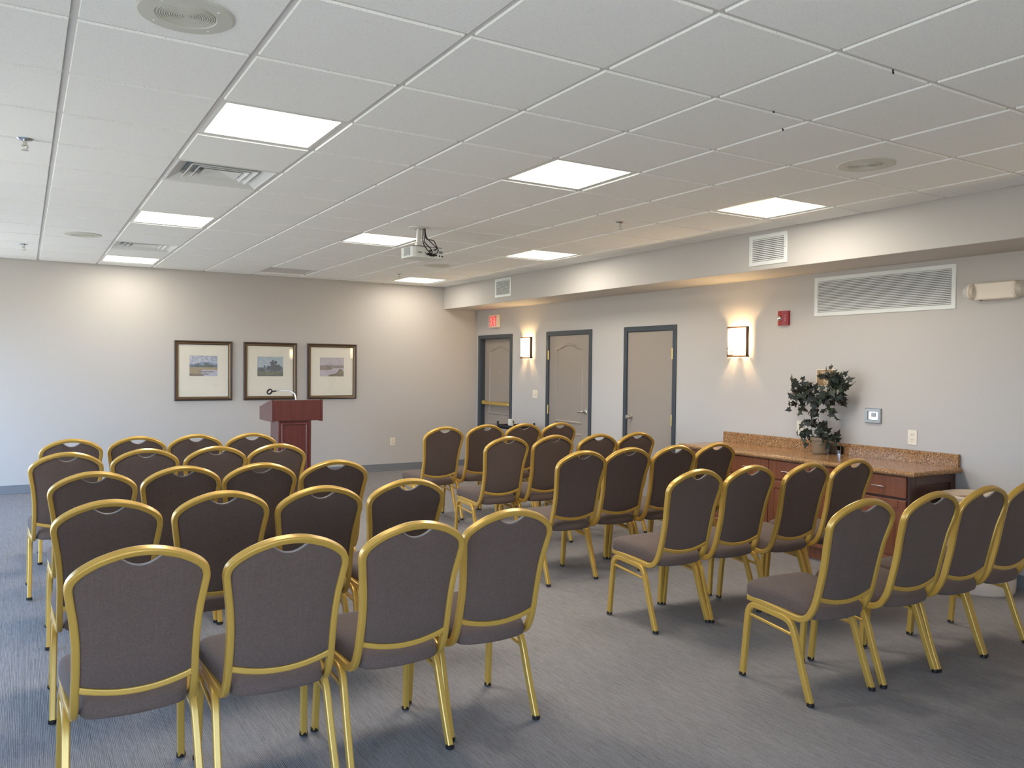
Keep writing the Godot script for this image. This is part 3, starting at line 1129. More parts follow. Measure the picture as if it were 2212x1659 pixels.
# ------------------------------------------------------------------ pictures
func painting(which: int) -> ImageTexture:
	var w := 220
	var h := 168
	var im := Image.create(w, h, false, Image.FORMAT_RGB8)
	var nz := FastNoiseLite.new()
	nz.seed = 100 + which
	nz.frequency = 0.03
	nz.fractal_octaves = 4
	for x in w:
		for y in h:
			var u := float(x) / w
			var v := float(y) / h
			var n := nz.get_noise_2d(x, y)
			var n2 := nz.get_noise_2d(x * 0.6 + 300, y * 2.4)
			var c: Color
			if which == 0:
				c = c8(150, 160, 186).lerp(c8(196, 196, 204), clampf(0.5 + n * 1.3 + (0.4 - u) * 0.4, 0, 1))
				var ridge := 0.36 + 0.05 * sin(u * 6.0 + 1.0) + 0.03 * nz.get_noise_1d(x * 1.2)
				if v > ridge:
					c = c8(104, 128, 160).lerp(c8(130, 150, 172), 0.5 + n)
				if v > 0.47 + 0.02 * n2:
					c = c8(70, 92, 118).lerp(c8(90, 112, 130), 0.5 + n)
				for tr in [[0.20, 0.44, 0.05], [0.30, 0.37, 0.06], [0.42, 0.46, 0.05], [0.56, 0.36, 0.06], [0.63, 0.35, 0.07], [0.69, 0.42, 0.05], [0.77, 0.42, 0.05], [0.84, 0.47, 0.05]]:
					if absf(u - tr[0]) < tr[2] * (0.75 + 0.5 * n) and v > tr[1] + 0.02 * n2 and v < 0.57:
						c = c8(52, 76, 74).lerp(c8(78, 102, 92), 0.5 + n2)
				if v > 0.565:
					c = c8(150, 134, 100).lerp(c8(172, 150, 110), 0.5 + n2)
				if v > 0.7 + 0.02 * n2 and u > 0.42 + (0.86 - v) * 0.1 + 0.05 * n:
					c = c8(176, 176, 196)
				if (absf(v - 0.79 - 0.02 * n) < 0.025 and u > 0.34 and u < 0.88) or (absf(v - 0.90) < 0.025 and u < 0.68 + 0.1 * n):
					c = c8(118, 96, 84).lerp(c8(140, 120, 92), 0.5 + n2)
				if v > 0.93 and u < 0.5:
					c = c8(112, 96, 76)
			elif which == 1:
				c = c8(150, 170, 186).lerp(c8(176, 186, 194), 0.5 + n)
				if v > 0.55 + 0.05 * nz.get_noise_1d(x * 3.0):
					c = c8(88, 106, 122).lerp(c8(110, 124, 134), 0.5 + n)
				for tr in [[0.62, 0.42, 0.11, 0.22], [0.80, 0.55, 0.13, 0.15], [0.45, 0.58, 0.09, 0.12], [0.52, 0.30, 0.05, 0.04], [0.60, 0.21, 0.05, 0.04], [0.70, 0.28, 0.06, 0.07], [0.16, 0.66, 0.12, 0.10], [0.27, 0.52, 0.03, 0.08], [0.55, 0.44, 0.03, 0.16], [0.70, 0.60, 0.24, 0.16]]:
					var q := pow((u - tr[0]) / tr[2], 2.0) + pow((v - tr[1]) / tr[3], 2.0)
					if q < 1.0 + 0.9 * n2:
						c = c8(44, 62, 74).lerp(c8(74, 92, 96), 0.4 + n)
				if v > 0.76 + 0.03 * n:
					c = c8(84, 88, 62).lerp(c8(128, 124, 82), clampf(0.6 + n2 * 1.2 - absf(u - 0.4), 0, 1))
				if v > 0.95:
					c = c8(70, 70, 56)
			else:
				c = c8(168, 158, 170).lerp(c8(182, 172, 178), 0.5 + n)
				if v > 0.40 + 0.02 * n2:
					c = c8(134, 116, 122).lerp(c8(150, 132, 132), 0.5 + n2)
				if v > 0.47:
					c = c8(126, 108, 98).lerp(c8(148, 132, 112), 0.5 + n2)
				if v > 0.57 + 0.08 * clampf(0.55 - u, -0.02, 0.08) / 0.08:
					c = c8(176, 166, 178).lerp(c8(188, 180, 188), 0.5 + n)
				if v > 1.05 - u * 0.32 - 0.20 * exp(-pow((u - 0.84) / 0.10, 2.0)) + 0.02 * n and u > 0.34:
					c = c8(112, 96, 68).lerp(c8(140, 122, 84), 0.5 + n)
			im.set_pixel(x, y, c.darkened(clampf(0.22 * (0.62 - c.get_luminance()) * 2.0 + 0.06 * absf(n2), 0.0, 0.4)))
	return tex(im)


func build_pictures() -> void:
	var at := [1.985, 2.835, 3.686]
	var say := ["framed landscape print of blue hills, trees and a winding stream", "framed landscape print of a dark clump of trees under pale blue sky", "framed landscape print of a pale mauve river with a brown bank"]
	for k in 3:
		var o := thing("framed_picture", say[k], "picture", Vector3(at[k], 1.437, ZF), 0.0, "framed landscapes on the front wall")
		var m := MB.new()
		m.frame(0.705, 0.766, [Vector2(0.0, 0.0), Vector2(0.0, 0.026), Vector2(0.006, 0.032), Vector2(0.014, 0.033), Vector2(0.022, 0.027), Vector2(0.026, 0.023)])
		part("frame", m, M.pic_frame, o)
		m = MB.new()
		m.frame(0.653, 0.714, [Vector2(0.0, 0.020), Vector2(0.0, 0.024), Vector2(0.006, 0.025), Vector2(0.012, 0.019), Vector2(0.016, 0.018)])
		part("gilt_lip", m, M.pic_lip, o)
		m = MB.new()
		m.frame(0.622, 0.683, [Vector2(0.0, 0.014), Vector2(0.0, 0.018), Vector2(0.006, 0.018), Vector2(0.008, 0.006)])
		part("inner_edge", m, M.pic_edge, o)
		m = MB.new()
		m.frame(0.625, 0.686, [Vector2(0, 0.001), Vector2(0, 0.007), Vector2(0.14, 0.007)])
		var ix := 0.342
		var iy := 0.262
		var cy := 0.063
		m = MB.new()
		# mat board round the window
		var W := 0.31
		var Hh := 0.34
		m.box(Vector3(-(W + ix / 2) / 2, 0, 0.005), Vector3(W - ix / 2, 2 * Hh, 0.004))
		m.box(Vector3((W + ix / 2) / 2, 0, 0.005), Vector3(W - ix / 2, 2 * Hh, 0.004))
		m.box(Vector3(0, (Hh + cy + iy / 2) / 2, 0.005), Vector3(ix, Hh - cy - iy / 2, 0.004))
		m.box(Vector3(0, (-Hh + cy - iy / 2) / 2, 0.005), Vector3(ix, Hh + cy - iy / 2, 0.004))
		part("mat_board", m, M.mat_board, o)
		var q := QuadMesh.new()
		q.size = Vector2(ix, iy)
		var pm := mat(Color(1, 1, 1), 0.8)
		pm.albedo_texture = painting(k)
		part("print", q, pm, o, Vector3(0, cy, 0.0045))
		part("glass", one_box(Vector3(0, 0, 0.0105), Vector3(0.61, 0.67, 0.002)), M.glass, o)


# ------------------------------------------------------------------ things on the walls
func louvre_grille(o: Node3D, w: float, h: float, n: int, border: float) -> void:
	var m := MB.new()
	m.frame(w, h, [Vector2(0, 0), Vector2(0, 0.006), Vector2(0.004, 0.009), Vector2(border - 0.004, 0.009), Vector2(border, 0.005), Vector2(border, -0.004)])
	part("frame", m, M.white_metal, o)
	part("backing", one_box(Vector3(0, 0, 0.001), Vector3(w - 0.02, h - 0.02, 0.0015)), M.duct, o)
	var ih := h - 2 * border
	var iw := w - 2 * border
	var step := ih / n
	var sm := MB.new()
	var sec := PackedVector2Array([Vector2(0.0025, step * 0.40), Vector2(0.0035, step * 0.44), Vector2(0.0095, -step * 0.22), Vector2(0.0085, -step * 0.26)])
	sm.extrude(sec, -iw / 2, iw / 2, Transform3D(Basis(Vector3(0, 0, 1), Vector3(0, 1, 0), Vector3(-1, 0, 0)), Vector3.ZERO))
	var mesh := sm.done()
	for i in n:
		part("slat", mesh, M.white_metal, o, Vector3(0, -ih / 2 + (i + 0.5) * step - 0.1 * step, 0))
	for s in [-1, 1]:
		var sc := MB.new()
		sc.lathe([Vector2(0.004, 0), Vector2(0.003, 0.002), Vector2(0, 0.002)], 8, Transform3D(Basis(Vector3.RIGHT, PI / 2), Vector3(s * (w / 2 - border / 2), 0, 0.009)))
		part("screw", sc, M.nickel, o)


func outlet(o: Node3D, double_switch := false) -> void:
	var w := 0.125 if double_switch else 0.078
	part("cover_plate", one_box(Vector3(0, 0, 0.003), Vector3(w, 0.118, 0.006), 0.002), M.ivory, o)
	if double_switch:
		for s in [-1, 1]:
			part("switch", one_box(Vector3(s * 0.023, 0, 0.008), Vector3(0.012, 0.026, 0.012), 0.002), M.ivory, o)
		return
	for s in [-1, 1]:
		var m := MB.new()
		m.box(Vector3(0, s * 0.021, 0.006), Vector3(0.034, 0.028, 0.004), 0.0015)
		var r := part("socket", m, M.ivory, o)
		var q := MB.new()
		q.box(Vector3(-0.0075, s * 0.021 + 0.003, 0.0081), Vector3(0.003, 0.009, 0.0008))
		q.box(Vector3(0.0075, s * 0.021 + 0.003, 0.0081), Vector3(0.003, 0.008, 0.0008))
		q.lathe([Vector2(0.0028, 0), Vector2(0.0028, 0.0008), Vector2(0, 0.0008)], 8, Transform3D(Basis(Vector3.RIGHT, PI / 2), Vector3(0, s * 0.021 - 0.008, 0.0078)))
		part("slot", q, M.dark, r)


func lettering(text: String, size: float, m: Material, parent: Node, at: Vector3, called := "lettering") -> void:
	var t := TextMesh.new()
	var f := SystemFont.new()
	f.font_names = PackedStringArray(["Droid Serif"])
	t.font = f
	t.text = text
	t.font_size = 32
	t.pixel_size = size / 24.0
	t.depth = 0.002
	t.curve_step = 2.0
	part(called, t, m, parent, at)


func build_wall_things() -> void:
	var o := on_right("return_air_grille", "wide white louvred return air grille high on the side wall above the counter", "air vent", 2.172, -4.072)
	louvre_grille(o, 1.265, 0.342, 20, 0.036)
	o = on_right("soffit_grille", "small white louvred grille on the soffit over the counter end", "air vent", 2.5525, -4.733, "soffit grilles", XS)
	louvre_grille(o, 0.408, 0.262, 12, 0.036)
	o = on_right("soffit_grille", "small white louvred grille on the soffit far along, towards the exit sign", "air vent", 2.574, -9.148, "soffit grilles", XS)
	louvre_grille(o, 0.415, 0.25, 12, 0.036)
	# outlets and plates
	o = on_right("wall_outlet", "ivory double outlet on the side wall above the bare end of the counter", "outlet", 1.005, -3.762, "ivory wall outlets")
	outlet(o)
	o = on_right("wall_outlet", "ivory double outlet just above the worktop, partly behind the ivy", "outlet", 1.01, -4.834, "ivory wall outlets")
	outlet(o)
	o = thing("wall_outlet", "ivory double outlet low on the front wall beyond the lectern", "outlet", Vector3(4.605, 0.42, ZF), 0.0, "ivory wall outlets")
	outlet(o)
	o = on_right("light_switch", "ivory double light switch beneath the sconce by the second door", "switch", 1.157, -9.235)
	outlet(o, true)
	o = on_right("control_plate", "square grey wall plate with a shiny recessed centre above the counter", "wall plate", 1.157, -4.104)
	var m := MB.new()
	m.frame(0.145, 0.124, [Vector2(0, 0), Vector2(0, 0.014), Vector2(0.006, 0.020), Vector2(0.026, 0.020), Vector2(0.030, 0.010)])
	part("bezel", m, M.grey_plate, o)
	part("recess", one_box(Vector3(0, 0, 0.006), Vector3(0.09, 0.07, 0.008)), M.chrome, o)
	part("jack", one_box(Vector3(0.004, 0.008, 0.012), Vector3(0.04, 0.036, 0.010), 0.003), M.grey_plate, o)
	# exit sign
	o = on_right("exit_sign", "cream exit sign with red letters above the push-bar door", "exit sign", 2.2, -10.324)
	part("housing", one_box(Vector3(0, 0, 0.0275), Vector3(0.262, 0.19, 0.055), 0.006), M.exit_box, o)
	var lm := MB.new()
	var lh := 0.145
	var sw := 0.0105
	var b2 := func(x0: float, y0: float, x1: float, y1: float) -> void:
		var d := Vector3(x1 - x0, y1 - y0, 0)
		var nrm := Vector3(-d.y, d.x, 0).normalized()
		lm.box(Vector3.ZERO, Vector3(d.length() + sw * 0.0, sw, 0.003), 0.0, Transform3D(Basis(d.normalized(), nrm, Vector3(0, 0, 1)), Vector3((x0 + x1) / 2, (y0 + y1) / 2, 0.0565)))
	b2.call(-0.092, -lh / 2, -0.092, lh / 2)
	for y in [-lh / 2 + sw / 2, 0.0, lh / 2 - sw / 2]:
		b2.call(-0.098, y, -0.052, y)
	b2.call(-0.038, -lh / 2, 0.012, lh / 2)
	b2.call(-0.038, lh / 2, 0.012, -lh / 2)
	b2.call(0.031, -lh / 2, 0.031, lh / 2)
	b2.call(0.075, -lh / 2, 0.075, lh / 2)
	b2.call(0.050, lh / 2 - sw / 2, 0.100, lh / 2 - sw / 2)
	part("lettering", lm, M.exit_red, o)
	var el := OmniLight3D.new()
	el.name = "sign_light"
	el.light_color = c8(255, 70, 70)
	el.light_energy = 0.004
	el.light_size = 0.05
	el.omni_range = 12
	el.omni_attenuation = 2.0
	el.shadow_enabled = true
	el.position = Vector3(0, 0, 0.10)
	o.add_child(el)
	sconce(-5.561, "lit glass wall sconce in bronze frame beside the fire alarm")
	sconce(-1.05, "lit glass wall sconce in bronze frame on the bare wall past the emergency light")
	sconce(-9.42, "lit glass wall sconce in bronze frame between the exit door and the second door")
	# fire alarm strobe
	o = on_right("fire_alarm", "red fire alarm strobe on the side wall beside the sconce", "fire alarm", 2.003, -5.03)
	m = MB.new()
	m.extrude(PackedVector2Array([Vector2(-0.06, 0), Vector2(-0.06, 0.026), Vector2(-0.04, 0.038), Vector2(0.0, 0.043), Vector2(0.04, 0.038), Vector2(0.06, 0.026), Vector2(0.06, 0)]), -0.066, 0.066, Transform3D(Basis(Vector3(1, 0, 0), Vector3(0, 0, 1), Vector3(0, -1, 0)), Vector3.ZERO))
	part("housing", m, M.red, o)
	m = MB.new()
	m.lathe([Vector2(0.026, 0), Vector2(0.026, 0.008), Vector2(0.022, 0.024), Vector2(0.010, 0.032), Vector2(0, 0.033)], 16, Transform3D(Basis(Vector3.RIGHT, PI / 2), Vector3(-0.022, -0.004, 0.036)), true)
	part("strobe_lens", m, M.chrome, o)
	var y := 0.022
	for ch in ["F", "I", "R", "E"]:
		lettering(ch, 0.009, M.white_plastic, o, Vector3(0.036, y, 0.040), "lettering")
		y -= 0.015
	# emergency light with two lamp heads
	o = on_right("emergency_light", "cream emergency light with two clear lamp heads beside the wide air grille", "emergency light", 2.112, -3.135)
	part("housing", one_box(Vector3(0, 0, 0.03), Vector3(0.29, 0.124, 0.06), 0.008), M.exit_box, o)
	for s in [-1.0, 1.0]:
		m = MB.new()
		var tt := Transform3D(Basis(Vector3(0, 0, 1), PI / 2 * -s), Vector3(s * 0.135, 0.0, 0.055))
		m.lathe([Vector2(0.040, 0), Vector2(0.058, 0.022), Vector2(0.056, 0.030), Vector2(0.05, 0.030)], 18, tt)
		var head := part("lamp_head", m, M.exit_box, o)
		m = MB.new()
		m.lathe([Vector2(0.055, 0.028), Vector2(0.052, 0.055), Vector2(0.036, 0.075), Vector2(0, 0.082)], 18, tt, true)
		part("lens", m, M.clear, head)
	part("test_button", one_box(Vector3(-0.105, -0.064, 0.03), Vector3(0.014, 0.005, 0.012)), M.dark, o)
	# thank-you sign
	o = on_right("no_smoking_sign", "small brown no smoking plaque with cream border, partly behind the ivy", "sign", 1.4625, -4.567)
	part("plate", one_box(Vector3(0, 0, 0.004), Vector3(0.196, 0.146, 0.008), 0.002), M.cream, o)
	part("face", one_box(Vector3(0, 0, 0.0085), Vector3(0.182, 0.132, 0.003)), M.plaque, o)
	lettering("Thank You", 0.016, M.cream, o, Vector3(0, 0.048, 0.0105))
	lettering("For", 0.016, M.cream, o, Vector3(0, 0.024, 0.0105))
	lettering("Not Smoking", 0.016, M.cream, o, Vector3(0, 0.0, 0.0105))
	m = MB.new()
	var loop := []
	for i in 25:
		loop.append(Vector3(cos(TAU * i / 24.0) * 0.021, -0.036 + sin(TAU * i / 24.0) * 0.021, 0.0105))
	m.tube(loop, rrect(0.004, 0.002, 0.0005), Vector3.RIGHT, 1, false)
	m.box(Vector3.ZERO, Vector3(0.040, 0.004, 0.002), 0.0, Transform3D(Basis(Vector3(0, 0, 1), -PI / 4), Vector3(0, -0.036, 0.0105)))
	m.box(Vector3(0, -0.036, 0.0105), Vector3(0.026, 0.004, 0.002))
	part("symbol", m, M.cream, o)


func sconce(z: float, label: String) -> void:
	var o := on_right("wall_sconce", label, "wall lamp", 1.797, z, "bronze wall sconces")
	var w := 0.25
	var h := 0.296
	part("back_plate", one_box(Vector3(0, 0, 0.006), Vector3(0.13, 0.20, 0.012), 0.002), M.bronze, o)
	# square frame standing off the wall
	var m := MB.new()
	for s in [-1, 1]:
		m.box(Vector3(s * (w / 2 - 0.004), 0, 0.037), Vector3(0.008, h, 0.038), 0.002)
	m.box(Vector3(0, h / 2 - 0.007, 0.050), Vector3(w, 0.014, 0.010), 0.002)
	m.box(Vector3(0, -h / 2 + 0.007, 0.050), Vector3(w, 0.014, 0.014), 0.002)
	m.box(Vector3(0, -h / 2 + 0.008, 0.028), Vector3(0.06, 0.012, 0.04), 0.002)
	for s in [-1, 1]:
		m.box(Vector3(s * 0.115, -h / 2 + 0.008, 0.028), Vector3(0.02, 0.012, 0.04), 0.002)
	part("frame", m, M.bronze, o)
	# bowed glass shade, open at the top
	m = MB.new()
	var n := 14
	var prof := []
	for i in n + 1:
		var u := -1.0 + 2.0 * i / n
		prof.append(Vector2(u * 0.115, 0.056 + 0.052 * (1.0 - u * u)))
	for i in n:
		var a: Vector2 = prof[i]
		var b: Vector2 = prof[i + 1]
		m.quad(Vector3(a.x, -0.128, a.y), Vector3(b.x, -0.128, b.y), Vector3(b.x, 0.128, b.y), Vector3(a.x, 0.128, a.y), 1)
		m.quad(Vector3(b.x, -0.128, b.y - 0.004), Vector3(a.x, -0.128, a.y - 0.004), Vector3(a.x, 0.128, a.y - 0.004), Vector3(b.x, 0.128, b.y - 0.004), 2)
		m.quad(Vector3(a.x, 0.128, a.y), Vector3(b.x, 0.128, b.y), Vector3(b.x, 0.128, b.y - 0.004), Vector3(a.x, 0.128, a.y - 0.004), 3)
	part("shade", m, M.shade, o)
	# crossed reeds and a short rail over the lower part of the glass
	m = MB.new()
	var on := func(x: float, y: float) -> Vector3:
		var u := clampf(x / 0.115, -1, 1)
		return Vector3(x, y, 0.060 + 0.052 * (1.0 - u * u))
	var reed := func(pts: Array) -> void:
		var p := []
		for q in pts:
			p.append(on.call(q[0], q[1]))
		m.tube(smooth_path(p, 4), circle(0.0028, 6), Vector3(0, 0, 1))
	reed.call([[-0.105, -0.132], [-0.100, -0.085], [-0.075, -0.045]])
	reed.call([[-0.088, -0.132], [-0.098, -0.085], [-0.108, -0.045]])
	reed.call([[-0.040, -0.132], [-0.005, -0.09], [0.045, -0.058], [0.105, -0.044]])
	reed.call([[-0.002, -0.132], [-0.020, -0.09], [-0.045, -0.048]])
	var rail := []
	for i in 9:
		rail.append(on.call(-0.115 + i * 0.0155, -0.131))
	m.tube(rail, rrect(0.008, 0.010, 0.002), Vector3.UP)
	part("reeds", m, M.bronze, o)
	m = MB.new()
	m.lathe([Vector2(0, -0.045), Vector2(0.016, -0.04), Vector2(0.02, 0.0), Vector2(0.016, 0.04), Vector2(0, 0.045)], 12, Transform3D(Basis(), Vector3(0, 0.02, 0.062)), true)
	part("bulb", m, M.shade, o)
	var l := OmniLight3D.new()
	l.name = "sconce_light"
	l.light_color = c8(255, 212, 150)
	l.light_energy = 0.24
	l.light_size = 0.02
	l.omni_range = 15
	l.omni_attenuation = 2.0
	l.shadow_enabled = true
	l.position = Vector3(0, 0.02, 0.062)
	o.add_child(l)


# ------------------------------------------------------------------ ivy and what stands on the counter
func leaf_mesh(seed_: int) -> ArrayMesh:   # five-lobed ivy leaf, slightly folded, tip along +y
	var r := RandomNumberGenerator.new()
	r.seed = seed_
	var p := [Vector2(0, 0), Vector2(0.30, -0.12), Vector2(0.42, 0.08), Vector2(0.30, 0.20), Vector2(0.52, 0.42), Vector2(0.26, 0.46), Vector2(0.16, 0.62), Vector2(0.0, 1.0)]
	var m := MB.new()
	var lift := func(q: Vector2) -> Vector3:
		return Vector3(q.x, q.y, 0.10 * absf(q.x) * 2.0 - 0.22 * q.y * q.y)
	var mid := Vector3(0, 0.35, 0.0)
	for s in [-1.0, 1.0]:
		for i in p.size() - 1:
			var k := r.randf_range(0.9, 1.1)
			var a: Vector3 = lift.call(Vector2(p[i].x * s * k, p[i].y))
			var b: Vector3 = lift.call(Vector2(p[i + 1].x * s, p[i + 1].y))
			if s > 0:
				m.tri(mid, a, b, 1)
			else:
				m.tri(mid, b, a, 1)
	return m.done()


func build_plant() -> void:
	var base := Vector3(5.835, 0.81, -4.495)
	var o := thing("potted_ivy", "dark green potted ivy forked like a Y on the granite worktop", "plant", base)
	var m := MB.new()
	m.lathe([Vector2(0, 0), Vector2(0.055, 0), Vector2(0.062, 0.01), Vector2(0.073, 0.115), Vector2(0.080, 0.118), Vector2(0.081, 0.142), Vector2(0.074, 0.144), Vector2(0.070, 0.12), Vector2(0, 0.118)], 28)
	part("pot", m, M.ceramic, o)
	# trailing stems
	var at := func(x: float, y: float, d := 0.0) -> Vector3:     # measured in the plant's own upright plane, which is turned towards the room
		return Vector3(-0.02 + d * 0.85, y - 0.81, x + d * 0.5)
	var stems := [
		[[0.0, 0.93], [0.01, 1.05], [-0.02, 1.15], [-0.01, 1.22], [0.04, 1.30], [0.12, 1.38], [0.16, 1.46], [0.08, 1.53]],
		[[-0.01, 1.22], [-0.07, 1.27], [-0.15, 1.34], [-0.23, 1.41], [-0.25, 1.45], [-0.24, 1.35], [-0.22, 1.24], [-0.21, 1.15]],
		[[0.0, 1.05], [0.07, 1.03], [0.09, 0.98], [0.10, 0.93]], [[0.0, 1.02], [-0.07, 1.0], [-0.12, 0.93], [-0.13, 0.90]],
		[[0.12, 1.38], [0.21, 1.40], [0.24, 1.398], [0.27, 1.41], [0.31, 1.413], [0.35, 1.44]], [[0.18, 1.40], [0.22, 1.33], [0.24, 1.27], [0.26, 1.23]], [[0.10, 1.36], [0.09, 1.24], [0.07, 1.17]]]
	m = MB.new()
	for s in stems:
		var p := []
		for q in s:
			p.append(at.call(q[0], q[1]))
		m.tube(smooth_path(p, 4), circle(0.0017, 6), Vector3.RIGHT)
	part("stem", m, M.stem, o)
	var ls := [leaf_mesh(1), leaf_mesh(2), leaf_mesh(3)]
	var r := RandomNumberGenerator.new()
	r.seed = 11
	# [along, height, radius, leaves] of the clumps
	var clumps := [[-0.245, 1.43, 0.035, 7], [-0.235, 1.385, 0.05, 13], [-0.215, 1.335, 0.06, 16], [-0.225, 1.28, 0.055, 13], [-0.165, 1.365, 0.045, 9], [-0.12, 1.335, 0.035, 6], [-0.085, 1.29, 0.035, 5], [-0.235, 1.19, 0.03, 5], [-0.22, 1.155, 0.025, 3],
		[-0.04, 1.345, 0.04, 7], [0.0, 1.30, 0.055, 12], [-0.02, 1.255, 0.05, 10], [-0.05, 1.205, 0.035, 6], [-0.02, 1.16, 0.04, 6],
		[0.085, 1.52, 0.03, 6], [0.13, 1.475, 0.045, 10], [0.17, 1.455, 0.05, 12], [0.205, 1.42, 0.05, 12], [0.16, 1.385, 0.06, 16], [0.21, 1.35, 0.045, 9], [0.115, 1.33, 0.055, 13], [0.07, 1.265, 0.05, 9], [0.17, 1.30, 0.045, 9], [0.13, 1.255, 0.04, 6], [0.1, 1.185, 0.035, 5], [0.09, 1.15, 0.025, 3],
		[-0.065, 1.11, 0.045, 8], [-0.095, 1.08, 0.03, 4], [-0.06, 1.03, 0.05, 9], [-0.125, 1.0, 0.045, 7], [-0.02, 1.035, 0.04, 6], [0.045, 1.065, 0.025, 3], [0.03, 0.99, 0.05, 10], [0.08, 0.975, 0.05, 11], [0.085, 0.93, 0.045, 9], [0.12, 0.96, 0.03, 4], [0.06, 0.90, 0.03, 4], [-0.17, 0.94, 0.018, 2], [-0.145, 0.905, 0.03, 4]]
	for c in clumps:
		for i in c[3]:
			var a := r.randf() * TAU
			var rad: float = c[2] * sqrt(r.randf())
			var p: Vector3 = at.call(c[0] + cos(a) * rad, c[1] + sin(a) * rad, r.randf_range(-0.05, 0.05))
			var lf := part("leaf", ls[r.randi_range(0, 2)], [M.leaf_a, M.leaf_b, M.leaf_c, M.leaf_c, M.leaf_a][r.randi_range(0, 4)], o, p)
			var s := r.randf_range(0.044, 0.072)
			var b := Basis(Vector3(0, 0, 1), r.randf_range(0, TAU)) if r.randf() < 0.5 else Basis(Vector3(0, 0, 1), a - PI / 2)
			b = Basis(Vector3.UP, -PI / 2 + r.randf_range(-0.9, 0.9)) * Basis(Vector3.RIGHT, r.randf_range(-0.7, 0.7)) * b
			lf.basis = b.scaled(Vector3.ONE * s)
	# shiny holder against the upstand
	o = thing("chrome_holder", "small mirror-bright chrome holder with rounded corners on the worktop beside the pot", "holder", Vector3(5.93, 0.81, -4.405), -PI / 2)
	m = MB.new()
	var pl := PackedVector2Array([Vector2(-0.058, 0), Vector2(0.058, 0)])
	for i in 6:
		var a := PI / 2 * i / 5.0
		pl.append(Vector2(0.043 + 0.015 * cos(a), 0.061 + 0.015 * sin(a)))
	for i in 6:
		var a := PI / 2 + PI / 2 * i / 5.0
		pl.append(Vector2(-0.043 + 0.015 * cos(a), 0.061 + 0.015 * sin(a)))
	m.extrude(pl, 0.0, 0.004)
	o.rotation.x = -0.05
	part("front_plate", m, M.chrome, o, Vector3(0, 0, 0.02))
	part("back_plate", m.done(), M.chrome, o, Vector3(0, 0, -0.022))
	part("base", one_box(Vector3(0, 0.003, 0), Vector3(0.112, 0.006, 0.04)), M.chrome, o)


